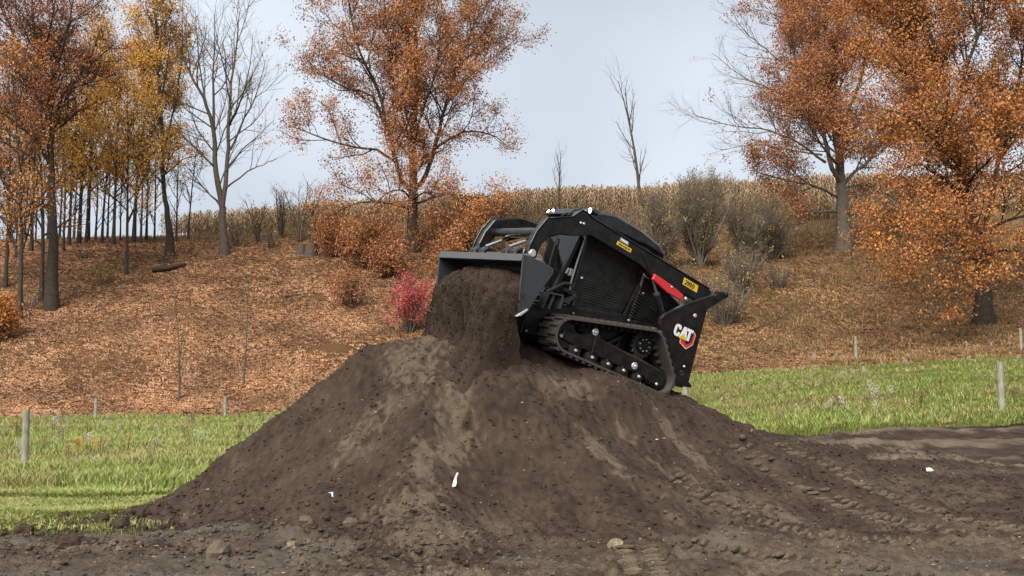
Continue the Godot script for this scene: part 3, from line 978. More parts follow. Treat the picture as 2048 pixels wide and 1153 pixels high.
	small_tree("bare_sapling", "twiggy sapling with a little green on top, on the leafy slope", "bare trees", spot(487, 61), 6.0, 0.06, Vector2(0.3, 0), {"deep": 2, "gap": 0.45, "start": 0.2, "leaf": 0.25, "max_len": 1.4, "spray": sprays[2]}, TANGREEN, mats.bark_grey)
	# undergrowth
	shrub("burning_bush", "bright crimson bush left of the pouring soil", "", spot(820, 68), Vector2(1.6, 3.4), 13, {"deep": 3, "gap": 0.42, "leaf": 0.75, "clump": 0.5, "wiggle": 0.3, "per_twig": 3, "max_len": 1.9, "spray": sprays[2], "loose": 0.15}, [Color(0.5, 0.09, 0.1), Color(0.4, 0.065, 0.08), Color(0.56, 0.16, 0.16)], mats.bark_grey)
	var skirt := "young oaks under the big rust oak"
	var young := [[672, 84, 3.2, 3.0, "leftmost of the young rust oaks under the big oak"], [735, 81, 3.4, 3.6, "young rust oak just left of the big oak's trunk"], [782, 79, 2.6, 2.8, "small rust oak shoot in front of the big oak's trunk"],
		[882, 82, 3.0, 4.0, "young rust oak just right of the big oak's trunk"], [945, 84, 3.2, 4.2, "tall young rust oak between the big oak and the loader"], [912, 78, 2.6, 3.0, "young rust oak directly behind the bucket"], [700, 72, 2.4, 2.2, "low reddish oak shrub downhill of the big oak"], [1000, 92, 3.0, 2.6, "dark rust shrub behind the loader's far arm"]]
	for q in young:
		shrub("young_oak", q[4], skirt, spot(q[0], q[1]), Vector2(q[2], q[3]), 11, {"deep": 3, "gap": 0.5, "leaf": 0.48, "clump": 0.85, "wiggle": 0.3, "per_twig": 3, "max_len": 2.6, "spray": sprays[0], "loose": 0.3}, BROWNRED if q[0] in [700, 1000] else RUST + [BROWNRED[2]], mats.bark_dark)
	shrub("orange_bush", "bright orange bush at the left edge under the wood", "", spot(-2, 66), Vector2(0.9, 2.6), 10, {"deep": 3, "gap": 0.5, "leaf": 0.9, "per_twig": 2, "max_len": 2.0, "spray": sprays[1]}, ORANGE, mats.bark_dark)
	shrub("green_bush", "small yellow-green bush at the edge of the wood", "", spot(208, 77), Vector2(1.6, 1.6), 9, {"deep": 3, "gap": 0.4, "leaf": 0.8, "per_twig": 2, "max_len": 1.4, "spray": sprays[2]}, [Color(0.26, 0.25, 0.05), Color(0.2, 0.22, 0.05), Color(0.33, 0.28, 0.06)], mats.bark_grey)
	# grey brush between the loader and the pale oak
	var brush := "grey twiggy brush on the slope behind the loader"
	var words := ["tall grey thornbush right behind the cab roof", "grey thornbush rising above the cab roof's rear", "widest grey thornbush, between the cab and the pale oak", "grey thornbush above the loader's rear arm", "brownish thornbush left of the pale oak's trunk",
		"olive thornbush under the pale oak's boughs", "low grey brush behind the 299D plate", "grey brush at the rear pivot of the loader arm", "low brown brush downhill of the pale oak", "brush on the field edge above the cab", "brown brush on the field edge left of the cab roof", "leafy green-tinged bush on the field edge", "dusky brush on the field edge under the pale oak", "scrubby brush on the slope below the pale oak's left boughs"]
	var spots := [[1250, 84, 2.6, 3.4], [1318, 78, 3.0, 5.4], [1400, 80, 3.6, 6.0], [1385, 70, 2.6, 3.2], [1545, 84, 3.2, 3.6], [1490, 82, 3.4, 4.8], [1330, 68, 2.2, 2.4], [1450, 68, 2.6, 2.8], [1560, 74, 2.6, 1.8], [1180, 96, 2.6, 1.8], [1060, 96, 3.0, 1.8], [1412, 100, 2.4, 3.6], [1530, 97, 3.4, 2.8], [1480, 73, 2.8, 3.0]]
	for i in spots.size():
		var q: Array = spots[i]
		shrub("thorn_bush", words[i], brush, spot(q[0], q[1]), Vector2(q[2] * 1.15, q[3] * 1.08), 22, {"deep": 3, "gap": 0.36, "thick": 1.1, "up": 0.18, "leaf": 0.1 if i != 11 else 0.5, "per_twig": 2, "max_len": 2.4, "spray": sprays[2], "loose": 0.2}, TANGREEN if i % 3 else BROWNRED + TANGREEN, mats.twig)
	# thin brush on the skyline left of the big oak
	var edge := "thin saplings along the left skyline"
	var words2 := ["thin sapling right beside the forked bare tree", "thin sapling in the gap left of the big rust oak", "short sapling with a few yellow leaves at the skyline gap", "thin sapling nearest the big rust oak's left side", "low brush at the foot of the forked bare tree", "low brush at the skyline gap", "low brush beside the tree stumps", "tangled brush under the tall bare-topped tree", "dark tangle of brush at the wood's front edge", "brush tangle left of the thick dark trunk", "brush tangle between the thick trunk and the yellow-green bush"]
	var at2 := [[515, 90, 1.6, 4.0], [562, 92, 1.6, 4.4], [598, 90, 1.4, 5.0], [640, 90, 1.6, 4.0], [470, 88, 2.0, 2.0], [540, 88, 2.6, 2.2], [630, 87, 2.0, 2.0], [330, 82, 2.6, 1.6], [165, 82, 2.6, 1.7], [55, 72, 2.6, 1.8], [140, 74, 2.4, 1.5]]
	for i in at2.size():
		var q: Array = at2[i]
		shrub("thin_sapling" if i < 4 else "low_brush", words2[i], edge, spot(q[0], q[1]), Vector2(q[2], q[3]), 6 if i < 4 else 10, {"deep": 3, "gap": 0.5, "leaf": 0.12, "per_twig": 2, "max_len": 1.8, "spray": sprays[2]}, GOLD + TANGREEN, mats.bark_grey)
	# stumps and a fallen log
	for q in [[603, 86, 0.75, 0.42, "taller grey tree stump on the slope"], [622, 85, 0.95, 0.55, "wider grey tree stump beside the taller one"]]:
		var p := spot(q[0], q[1])
		var mb := MB.new()
		mb.tube(PackedVector3Array([Vector3(0, -0.3, 0), Vector3(0, 0.1, 0), Vector3(0.03, q[2], 0)]), PackedFloat32Array([q[3] * 1.3, q[3], q[3] * 0.85]), 10, true)
		var s := put("tree_stump", mb.mesh(), mats.bark_grey)
		s.position = p
		tag(s, q[4], "stump", "stumps")
	var lp := spot(330, 80)
	var lq := spot(395, 82)
	var mbl := MB.new()
	mbl.tube(PackedVector3Array([Vector3(-0.9, 0.15, 0.3), Vector3(0.2, 0.3, 0), (lq - lp) * 0.6 + Vector3(0, 0.25, 0)]), PackedFloat32Array([0.22, 0.2, 0.1]), 8, true)
	var lg := put("fallen_log", mbl.mesh(), mats.bark_dark)
	lg.position = lp
	tag(lg, "dark fallen log lying in the leaves below the wood", "log")

# ------------------------------------------------------------------ grass, leaf litter, corn
func blades(count: int, h: float, spread: float, seed_: int, wide := 0.012) -> ArrayMesh:
	var r := RandomNumberGenerator.new()
	r.seed = seed_
	var mb := MB.new()
	for k in count:
		var a := r.randf() * TAU
		var o := Vector3(cos(a), 0, sin(a)) * spread * sqrt(r.randf())
		var t := Vector3(cos(a + r.randf_range(-1, 1)), 0, sin(a + r.randf_range(-1, 1)))
		var s := Vector3(-t.z, 0, t.x) * wide * r.randf_range(0.7, 1.5)
		var hh := h * r.randf_range(0.5, 1.15)
		var g := r.randf_range(0.8, 1.2)
		mb.col = Color(g, g, g)
		var p1 := o + Vector3(0, hh * 0.6, 0) + t * hh * 0.15
		var p2 := o + Vector3(0, hh * 0.95, 0) + t * hh * r.randf_range(0.25, 0.6)
		mb.quad(o - s, o + s, p1 + s * 0.8, p1 - s * 0.8)
		mb.tri(p1 - s * 0.8, p1 + s * 0.8, p2)
	return mb.mesh()

func scatter_grass() -> void:
	var short_ := blades(16, 0.11, 0.2, 11, 0.0045)
	var tall := blades(18, 0.2, 0.2, 12, 0.0045)
	var xf := []
	var cc := PackedColorArray()
	var xt := []
	var ct := PackedColorArray()
	for i in 260000:
		var f := rng.randf()
		var d := 12.6 + 43.5 * f ** 1.45
		var x := rng.randf_range(-0.6, 0.6) * (d + 1.0)
		if d > leaf_edge(x, d) + 0.6 or heap_h(x, d) > 0.05:
			continue
		var ed := d - dirt_edge(x)
		if ed < 0.2:
			var keep := n_patch.get_noise_2d(x * 3.0, d * 3.0) * (1.1 if x < -2.0 else 0.35)
			if ed < keep - 0.02:
				if not (x < -2.5 and ed > -2.6 and rng.randf() < 0.10 + 0.1 * ed * 0.38):
					continue
		elif x > 3.0 and d > 15.0 and ed < 0.0:
			continue
		var v := n_patch.get_noise_2d(x * 0.9, d * 0.9)
		var w := n_patch.get_noise_2d(x * 0.35 + 50.0, d * 0.7)
		var green := Color(0.19, 0.265, 0.055).lerp(Color(0.34, 0.385, 0.135), rng.randf())
		var straw := Color(0.42, 0.36, 0.18).lerp(Color(0.27, 0.21, 0.11), rng.randf())
		var k := clampf(0.27 + 1.1 * v, 0.06, 0.85)
		var c := (straw if rng.randf() < k * 0.75 else green) * rng.randf_range(0.7, 1.25)
		var y := ground_h(x, d) - 0.01 + heap_h(x, d)
		var s := rng.randf_range(0.7, 1.4)
		var mown := ed < 3.4 + 1.5 * v and x < -2.0
		if mown:
			s *= 0.62
			if rng.randf() < 0.25:
				c = straw * rng.randf_range(0.5, 0.9)
		var b := Basis(Vector3.UP, rng.randf() * TAU)
		if not mown and (w + 0.35 * rng.randfn() > 0.25):
			xt.append(Transform3D(b.scaled(Vector3(s * 1.3, s, s * 1.3)), Vector3(x, y, -d)))
			ct.append(c)
		else:
			xf.append(Transform3D(b.scaled(Vector3(s * 1.5, s, s * 1.5)), Vector3(x, y, -d)))
			cc.append(c)
	tag(many("grass", short_, mats.grass, xf, cc), "short green grass of the meadow strip", "grass")
	tag(many("tall_grass", tall, mats.grass, xt, ct), "taller mixed green and straw grass of the meadow strip", "grass")
	# seed-head weeds: tan, white and goldenrod
	var weed := MB.new()
	for k in 7:
		var a := rng.randf() * TAU
		var h := rng.randf_range(0.5, 0.85)
		var o := Vector3(cos(a), 0, sin(a)) * 0.12
		weed.col = Color(0.5, 0.42, 0.26)
		weed.tube(PackedVector3Array([o * 0.3, o + Vector3(0, h, 0)]), PackedFloat32Array([0.008, 0.005]), 3, false)
		weed.col = Color(1, 1, 1)
		for j in 7:
			weed.lump(o + Vector3(rng.randfn() * 0.05, h + rng.randf_range(-0.15, 0.08), rng.randfn() * 0.05), Vector3.ONE * 0.022, k * 9 + j, 0.3, 2, 4)
	var xw := []
	var cw := PackedColorArray()
	var tones := [Color(0.42, 0.37, 0.27), Color(0.34, 0.26, 0.15), Color(0.5, 0.48, 0.43), Color(0.2, 0.13, 0.075), Color(0.38, 0.27, 0.12)]
	for i in 1000:
		var d := rng.randf_range(21.0, 58.0)
		var x := rng.randf_range(-0.53, 0.53) * d
		var w := n_patch.get_noise_2d(x * 1.4 + 80.0, d * 1.4)
		if d < dirt_edge(x) + 1.5 or w < 0.12:
			continue
		xw.append(Transform3D(Basis(Vector3.UP, rng.randf() * TAU).scaled(Vector3.ONE * rng.randf_range(0.35, 0.8)), Vector3(x, ground_h(x, d), -d)))
		cw.append(tones[rng.randi() % 5])
	tag(many("weeds", weed.mesh(), mats.grass, xw, cw), "dry seed-head weeds standing in the meadow", "weeds")
	var gold := weed.mesh()
	for q in [[158, 27.0, "left"], [188, 27.5, "right"]]:
		var m := put("goldenrod", gold, mats.goldenrod)
		m.position = spot(q[0], q[1])
		m.scale = Vector3(0.9, 0.6, 0.9)
		tag(m, "yellow goldenrod plant in the meadow, the %s of the two" % q[2], "flower", "goldenrod")

func scatter_litter() -> void:
	var leaf := MB.new()
	for k in 4:
		var o := Vector3(rng.randf_range(-0.16, 0.16), rng.randf_range(0.0, 0.03), rng.randf_range(-0.16, 0.16))
		var b := Basis(Vector3.UP, rng.randf() * TAU) * Basis(Vector3(rng.randfn(), 0, rng.randfn()).normalized(), rng.randf_range(0.1, 0.7))
		var g := rng.randf_range(0.75, 1.25)
		leaf.col = Color(g, g, g)
		leaf.quad(o + b * Vector3(-0.07, 0, 0), o + b * Vector3(0, 0.02, 0.044), o + b * Vector3(0.075, 0.01, 0), o + b * Vector3(0, 0.02, -0.044))
	var xf := []
	var cc := PackedColorArray()
	var cols := [Color(0.355, 0.181, 0.091), Color(0.278, 0.135, 0.066), Color(0.414, 0.245, 0.137), Color(0.152, 0.071, 0.039), Color(0.472, 0.299, 0.184)]
	var dull := [Color(0.259, 0.136, 0.067), Color(0.193, 0.104, 0.052), Color(0.332, 0.193, 0.103), Color(0.138, 0.084, 0.040), Color(0.424, 0.256, 0.134)]
	for i in 275000:
		var d := 52.5 + 44.0 * rng.randf() ** 1.15
		var u := rng.randf_range(-0.62, 0.62)
		var x := u * d
		var le := leaf_edge(x, d)
		if d < le and rng.randf() > 0.12:
			continue
		var v := n_patch.get_noise_2d(x * 0.7, d * 0.7) + 0.5 * n_mid.get_noise_2d(x * 0.25, d * 0.25)
		if rng.randf() < 0.25 + 0.9 * v:
			continue
		var k := clampf(x / 12.0 + 0.15 + n_patch.get_noise_2d(x * 0.3, d * 0.3), 0.0, 1.0)
		if rng.randf() < k * 0.25:
			continue
		var gh := ground_h(x, d)
		var nn := Vector3(gh - ground_h(x + 0.6, d), 0.6, ground_h(x, d + 0.6) - gh).normalized()
		xf.append(Transform3D(Basis(Quaternion(Vector3.UP, nn)) * Basis(Vector3.UP, rng.randf() * TAU).scaled(Vector3.ONE * rng.randf_range(0.7, 1.25)), Vector3(x, gh + 0.012, -d)))
		var tone := 0.92 + 0.55 * n_patch.get_noise_2d(x * 1.3 + 20.0, d * 1.3)
		var lc := pick(dull if rng.randf() < k else cols)
		cc.append(Color(lc.r * tone, lc.g * tone, lc.b * tone))
	tag(many("leaf_litter", leaf.mesh(), mats.leaf, xf, cc), "fallen orange-brown leaves covering the slope", "leaves")
	# fallen boughs among the leaves
	for q in [[310, 70, 2.6, -0.3, "fallen bough halfway up the leafy slope"], [570, 74, 2.4, 0.6, "fallen bough on the slope left of the young oaks"], [1500, 66, 2.8, -0.2, "fallen bough on the right-hand slope"]]:
		var fb := MB.new()
		var none := []
		grow(fb, Vector3(0, 0.1, 0), Vector3(cos(q[3]), 0.12, sin(q[3])), q[2], 0.06, 1, 3, {"up": 0.0, "gap": 0.8, "max_len": 1.6, "thick": 1.4, "wiggle": 0.25}, none)
		var fo := put("fallen_bough", fb.mesh(), mats.bark_dark)
		fo.position = spot(q[0], q[1])
		tag(fo, q[4], "branch", "fallen boughs")
	# low dry grass among the leaves
	var tuft := blades(9, 0.2, 0.22, 21, 0.01)
	xf = []
	cc = PackedColorArray()
	for i in 26000:
		var d := rng.randf_range(54.0, 103.0)
		var x := rng.randf_range(-0.6, 0.6) * d
		var k := clampf(x / 30.0 + 0.02 + 1.0 * n_patch.get_noise_2d(x * 0.5 + 7.0, d * 0.5), 0.0, 1.0)
		if d > 90.0:
			k = maxf(k, 0.9)
		if rng.randf() > k:
			continue
		xf.append(Transform3D(Basis(Vector3.UP, rng.randf() * TAU).scaled(Vector3.ONE * rng.randf_range(0.6, 1.7)), Vector3(x, ground_h(x, d) - 0.01, -d)))
		cc.append(pick([Color(0.3, 0.2, 0.1), Color(0.23, 0.15, 0.075), Color(0.19, 0.16, 0.065), Color(0.38, 0.26, 0.14)]))
	tag(many("dry_grass", tuft, mats.grass, xf, cc), "dry tan grass on the hillside", "grass")

func scatter_corn() -> void:
	var mb := MB.new()
	mb.tube(PackedVector3Array([Vector3(0, -0.1, 0), Vector3(0.02, 1.2, 0), Vector3(0.0, 2.1, 0.04)]), PackedFloat32Array([0.03, 0.022, 0.008]), 4, false)
	for k in 11:
		var a := k * 2.2 + rng.randf()
		var y := 0.4 + k * 0.155
		var t := Vector3(cos(a), 0, sin(a))
		var s := Vector3(-t.z, 0, t.x) * 0.05
		var g := rng.randf_range(0.75, 1.25)
		mb.col = Color(g, g, g)
		var p1 := Vector3(0, y + 0.25, 0) + t * 0.2
		var p2 := Vector3(0, y - 0.05, 0) + t * 0.5
		mb.quad(Vector3(0, y, 0) - s * 0.6, Vector3(0, y, 0) + s * 0.6, p1 + s, p1 - s)
		mb.quad(p1 - s, p1 + s, p2 + s * 0.3, p2 - s * 0.3)
	var xf := []
	var cc := PackedColorArray()
	for row in 34:
		var d0 := 103.0 + row * 0.78
		var x := -33.0
		while x < 66.0:
			x += rng.randf_range(0.2, 0.42)
			var d := d0 + 0.05 * x + rng.randf_range(-0.12, 0.12)
			if absf(x / d) > 0.56 or n_mid.get_noise_2d(x * 0.12, d * 0.12) > 0.38:
				continue
			xf.append(Transform3D(Basis(Vector3(rng.randfn(), 0, rng.randfn()).normalized(), rng.randf() * 0.12) * Basis(Vector3.UP, rng.randf() * TAU).scaled(Vector3.ONE * rng.randf_range(0.55, 1.15)), Vector3(x, ground_h(x, d), -d)))
			cc.append(pick([Color(0.34, 0.25, 0.16), Color(0.26, 0.185, 0.115), Color(0.42, 0.32, 0.215)]))
	tag(many("corn_field", mb.mesh(), mats.grass, xf, cc), "standing dry corn along the top of the hill", "corn")
# ------------------------------------------------------------------ the track loader
# machine coordinates: x forward, y up, Z to its left; the node's z axis is the machine's right
func mp(x: float, y: float, z: float) -> Vector3:
	return Vector3(x, y, -z)

func pl(src: Array) -> PackedVector2Array:
	var out := PackedVector2Array()
	for q in src:
		out.append(Vector2(q[0], q[1]))
	return out

func slab(src: Array, z0: float, z1: float, ch := 0.006) -> ArrayMesh:
	var mb := MB.new()
	mb.prism(pl(src), -z0, -z1, ch)
	return mb.mesh()

func disc(x: float, y: float, z0: float, z1: float, r: float, ch := 0.008, sides := 24) -> ArrayMesh:
	var mb := MB.new()
	var l := absf(z1 - z0)
	mb.lathe(mp(x, y, minf(z0, z1)), Vector3(0, 0, -1), [[0, 0.0], [0, r - ch], [ch, r], [l - ch, r], [l, r - ch], [l, 0.0]], sides)
	return mb.mesh()

func text_on(parent: Node3D, called: String, words: String, at: Vector3, high: float, turn: float, m: Material, squeeze := 1.0) -> void:
	var t := TextMesh.new()
	var f := SystemFont.new()
	f.font_names = PackedStringArray(["Droid Sans"])
	f.font_weight = 700
	t.font = f
	t.text = words
	t.font_size = 64
	t.pixel_size = high / 46.0
	t.depth = 0.003
	var o := MeshInstance3D.new()
	o.name = called
	o.mesh = t
	o.material_override = m
	parent.add_child(o, true)
	o.transform = Transform3D(Basis(Vector3.UP, PI) * Basis(Vector3(0, 0, 1), turn) * Basis.from_scale(Vector3(squeeze, 1, 1)), at)

func track_loop() -> PackedVector2Array:
	var raw := PackedVector2Array()
	for c in [[0.84, 0.265, 0.235], [-0.85, 0.2, 0.2], [-0.49, 0.56, 0.235]]:
		for k in 72:
			var a := TAU * k / 72.0
			raw.append(Vector2(c[0] + cos(a) * c[2], c[1] + sin(a) * c[2]))
	var hull := Geometry2D.convex_hull(raw)
	var total := 0.0
	for i in hull.size() - 1:
		total += hull[i].distance_to(hull[i + 1])
	var n := 136
	var out := PackedVector2Array()
	var acc := 0.0
	var want := 0.0
	for i in hull.size() - 1:
		var l := hull[i].distance_to(hull[i + 1])
		while want < acc + l - 1e-6 and out.size() < n:
			out.append(hull[i].lerp(hull[i + 1], (want - acc) / l))
			want += total / n
		acc += l
	return out

func track_mesh(z0: float, z1: float) -> ArrayMesh:
	var p := track_loop()
	var n := p.size()
	var nor := PackedVector2Array()
	for i in n:
		var t := (p[(i + 1) % n] - p[(i + n - 1) % n]).normalized()
		nor.append(Vector2(t.y, -t.x))
	if nor[0].dot(p[0] - Vector2(0, 0.3)) < 0.0:
		for i in n:
			nor[i] = -nor[i]
	var mb := MB.new()
	var th := 0.03
	for i in n:
		var j := (i + 1) % n
		var o0 := Vector3(nor[i].x, nor[i].y, 0)
		var o1 := Vector3(nor[j].x, nor[j].y, 0)
		var a0 := mp(p[i].x, p[i].y, z0)
		var a1 := mp(p[j].x, p[j].y, z0)
		var b0 := mp(p[i].x, p[i].y, z1)
		var b1 := mp(p[j].x, p[j].y, z1)
		mb.quad(a0, a1, b1, b0, o0)
		mb.quad(a0 - o0 * th, a1 - o1 * th, b1 - o1 * th, b0 - o0 * th, -o0)
		mb.quad(a0, a1, a1 - o1 * th, a0 - o0 * th, Vector3(0, 0, 1) if z0 < z1 else Vector3(0, 0, -1))
		mb.quad(b0, b1, b1 - o1 * th, b0 - o0 * th, Vector3(0, 0, -1) if z0 < z1 else Vector3(0, 0, 1))
		# tread bars, staggered in two rows, and guide lugs inside
		if i % 3 == 0:
			for half in 2:
				var za := lerpf(z0, z1, 0.02 if half == 0 else 0.46)
				var zb := lerpf(z0, z1, 0.54 if half == 0 else 0.98)
				var k := (i + half) % n
				var o := Vector3(nor[k].x, nor[k].y, 0)
				var t := Vector3(-o.y, o.x, 0)
				var c0 := mp(p[k].x, p[k].y, za) + o * 0.011
				var c1 := mp(p[k].x, p[k].y, zb) + o * 0.011
				mb.bar(c0, c1, t, 0.04, 0.034)
		if i % 3 == 1:
			var o := Vector3(nor[i].x, nor[i].y, 0)
			var t := Vector3(-o.y, o.x, 0)
			var zm := (z0 + z1) * 0.5
			mb.bar(mp(p[i].x, p[i].y, zm - 0.03) - o * 0.055, mp(p[i].x, p[i].y, zm + 0.03) - o * 0.055, t, 0.03, 0.06)
	return mb.mesh()

func bolt(parent: Node3D, x: float, y: float, z: float, r: float, s: float, deep := 0.018) -> void:
	var mb := MB.new()
	mb.lathe(mp(x, y, z), Vector3(0, 0, -s), [[-0.005, r], [deep * 0.6, r], [deep, r * 0.72], [deep, 0.0]], 12)
	put("bolt", mb.mesh(), mats.zinc, parent)

func build_loader() -> void:
	var t := Node3D.new()
	t.name = numbered("track_loader")
	add_child(t)
	t.transform = Transform3D(Basis(LF, LU, -LL), LO)
	tag(t, "black compact track loader tilted nose-up on the soil heap, dumping its bucket", "track loader")
	var blk: Material = mats.black
	var dk: Material = mats.black_dull
	# chassis
	var ch := put("chassis", slab([[1.2, 0.13], [1.29, 0.2], [1.31, 0.44], [1.22, 0.52], [0.95, 0.62], [0.74, 0.655], [-0.2, 0.86], [-0.6, 0.9], [-1.36, 0.92], [-1.38, 0.27], [-1.0, 0.22], [0.9, 0.12]], 0.53, -0.53, 0.015), blk, t)
	put("front_plate", slab([[1.31, 0.1], [1.335, 0.1], [1.335, 0.42], [1.25, 0.53], [1.23, 0.515], [1.31, 0.41]], 0.56, -0.56, 0.004), dk, ch)
	put("sill_rail", slab([[0.78, 0.64], [0.78, 0.672], [-0.16, 0.878], [-0.16, 0.848]], 0.545, 0.53, 0.003), mats.gloss_black, ch)
	bolt(ch, 0.62, 0.62, 0.54, 0.014, 1)
	bolt(ch, -0.3, 0.84, 0.54, 0.014, 1)
	bolt(ch, 1.25, 0.16, 0.55, 0.016, 1)
	var bm := MB.new()
	bm.box(mp(-1.45, 0.24, 0.72), mp(-1.36, 0.42, -0.72), 0.02)
	put("rear_bumper", bm.mesh(), blk, t)
	var hood := put("engine_hood", slab([[-0.34, 0.86], [-0.34, 1.52], [-0.6, 1.56], [-1.2, 1.36], [-1.4, 1.18], [-1.42, 0.42], [-1.3, 0.4], [-0.9, 0.86]], 0.5, -0.5, 0.03), dk, t)
	var hl := MB.new()
	hl.bar(mp(-0.31, 1.37, 0.515), mp(-0.21, 0.83, 0.515), Vector3(0, 0, 1), 0.03, 0.028)
	put("corner_rail", hl.mesh(), mats.gloss_black, hood)
	for k in 9:
		var f := k / 8.0
		var c := Vector2(-0.40, 1.225).lerp(Vector2(-0.345, 0.895), f)
		var lv := MB.new()
		lv.bar(mp(c.x + 0.05, c.y + 0.012, 0.515), mp(c.x - 0.085, c.y - 0.0, 0.515), Vector3(0, 0.6, -0.8), 0.03, 0.006)
		put("louvre", lv.mesh(), mats.steel_dark, hood)
	for k in 4:
		var lv := MB.new()
		lv.bar(mp(-0.6, 1.13 - k * 0.045, 0.515), mp(-0.72, 1.1 - k * 0.045, 0.515), Vector3(0, 0.6, -0.8), 0.03, 0.006)
		put("louvre", lv.mesh(), mats.steel_dark, hood)
	bolt(hood, -0.43, 1.28, 0.5, 0.014, 1)
	# cab
	var cab := Node3D.new()
	cab.name = "cab"
	t.add_child(cab)
	for s in [1, -1]:
		put("side_panel", slab([[0.74, 0.67], [0.7, 1.0], [0.72, 1.6], [0.78, 1.86], [-0.36, 1.9], [-0.36, 1.42], [-0.2, 0.89]], 0.44 * s, 0.475 * s, 0.006), dk, cab)
		for k in 15:
			var y := 0.86 + k * 0.036
			var back_x := lerpf(-0.18, -0.3, (y - 0.9) / 0.5)
			var rb := MB.new()
			rb.bar(mp(0.62, y - 0.03, 0.478 * s), mp(back_x + 0.07, y + 0.055, 0.478 * s), Vector3(0, 1, 0), 0.014, 0.008)
			put("screen_slat", rb.mesh(), mats.rubber, cab)
		var gm := MB.new()
		for k in 7:
			gm.bar(mp(0.58, 1.42 + k * 0.03, 0.48 * s), mp(-0.24, 1.45 + k * 0.03, 0.48 * s), Vector3(0, 1, 0), 0.006, 0.006)
		for k in 22:
			gm.bar(mp(0.56 - k * 0.037, 1.41, 0.482 * s), mp(0.56 - k * 0.037, 1.62, 0.482 * s), Vector3(1, 0, 0), 0.006, 0.006)
		put("window_grille", gm.mesh(), mats.steel_dark, cab)
		var hr := MB.new()
		hr.tube(PackedVector3Array([mp(0.80, 1.68, 0.47 * s), mp(0.79, 1.62, 0.52 * s), mp(0.80, 1.3, 0.525 * s), mp(0.79, 1.0, 0.52 * s), mp(0.74, 0.86, 0.48 * s)]), PackedFloat32Array([0.014, 0.014, 0.014, 0.014, 0.014]), 8)
		put("grab_rail", hr.mesh(), mats.edge, cab)
		var pb := MB.new()
		pb.bar(mp(0.8, 1.86, 0.45 * s), mp(0.98, 0.74, 0.45 * s), Vector3(0, 0, 1), 0.06, 0.05)
		put("door_post", pb.mesh(), blk, cab)
	var hinge := MB.new()
	hinge.box(mp(0.86, 1.07, 0.52), mp(0.78, 1.17, 0.46), 0.008)
	hinge.rod(mp(0.9, 1.08, 0.5), mp(0.88, 1.16, 0.5), 0.016)
	put("door_latch", hinge.mesh(), mats.edge, cab)
	var cap := MB.new()
	cap.box(mp(0.9, 1.64, 0.5), mp(0.84, 1.72, 0.45), 0.006)
	put("marker_block", cap.mesh(), mats.zinc, cab)
	bolt(cab, 0.62, 1.12, 0.476, 0.018, 1)
	put("rear_wall", slab([[-0.36, 0.88], [-0.3, 0.88], [-0.3, 1.88], [-0.36, 1.88]], 0.43, -0.43, 0.004), dk, cab)
	put("roof", slab([[0.82, 1.875], [0.84, 1.97], [0.66, 2.06], [0.41, 2.125], [-0.07, 2.1], [-0.45, 2.03], [-0.6, 1.95], [-0.62, 1.87], [-0.3, 1.905]], 0.5, -0.5, 0.035), mats.roof_black, cab)
	put("visor", slab([[0.84, 1.93], [0.92, 1.94], [0.78, 2.07], [0.66, 2.06]], 0.47, -0.47, 0.006), dk, cab)
	# one pane fills the door
	var gl := MB.new()
	gl.quad(mp(0.825, 1.83, 0.42), mp(0.825, 1.83, -0.42), mp(1.0, 0.76, -0.42), mp(1.0, 0.76, 0.42), Vector3(1, 0.2, 0))
	put("door_glass", gl.mesh(), mats.glass, cab)
	var dl := MB.new()
	dl.bar(mp(0.82, 1.85, 0.45), mp(0.82, 1.85, -0.45), Vector3(1, 0, 0), 0.05, 0.06)
	put("door_header", dl.mesh(), blk, cab)
	var df := MB.new()
	df.bar(mp(1.0, 0.74, 0.45), mp(1.0, 0.74, -0.45), Vector3(1, 0, 0), 0.06, 0.05)
	put("door_sill", df.mesh(), blk, cab)
	var wp := MB.new()
	wp.tube(PackedVector3Array([mp(1.02, 0.8, 0.25), mp(0.97, 1.15, 0.15), mp(0.9, 1.5, 0.02)]), PackedFloat32Array([0.012, 0.01, 0.008]), 6)
	wp.bar(mp(0.99, 1.0, 0.22), mp(0.885, 1.6, 0.0), Vector3(0, 0, 1), 0.012, 0.02)
	put("wiper", wp.mesh(), mats.rubber, cab)
	var seat := MB.new()
	seat.prism(pl([[0.35, 0.78], [0.36, 0.9], [-0.05, 0.92], [-0.14, 1.62], [-0.26, 1.62], [-0.2, 0.8]]), -0.24, 0.24, 0.03)
	put("seat", seat.mesh(), mats.rubber, cab)
	for s in [1, -1]:
		var js := MB.new()
		js.box(mp(0.45, 0.95, 0.34 * s), mp(0.05, 1.05, 0.26 * s), 0.01)
		js.rod(mp(0.42, 1.05, 0.3 * s), mp(0.44, 1.2, 0.3 * s), 0.02, 8)
		put("armrest", js.mesh(), mats.rubber, cab)
	for q in [[0.47, 0.052], [-0.42, 0.052], [-0.52, 0.04]]:
		var hb := MB.new()
		hb.lathe(mp(0.70, 2.005, q[0]), Vector3(1, 0, 0), [[0, 0.0], [0, q[1] * 0.7], [0.1, q[1]], [0.13, q[1]], [0.13, q[1] * 0.9]], 16)
		var lamp := put("work_lamp", hb.mesh(), dk, cab)
		var ln := MB.new()
		ln.lathe(mp(0.825, 2.005, q[0]), Vector3(1, 0, 0), [[-0.004, 0.0], [-0.004, q[1] * 0.88], [0.004, q[1] * 0.85], [0.01, 0.0]], 16)
		put("lamp_lens", ln.mesh(), mats.lamp, lamp)
	# fittings on top of the near arm, by the lamp
	var ft := MB.new()
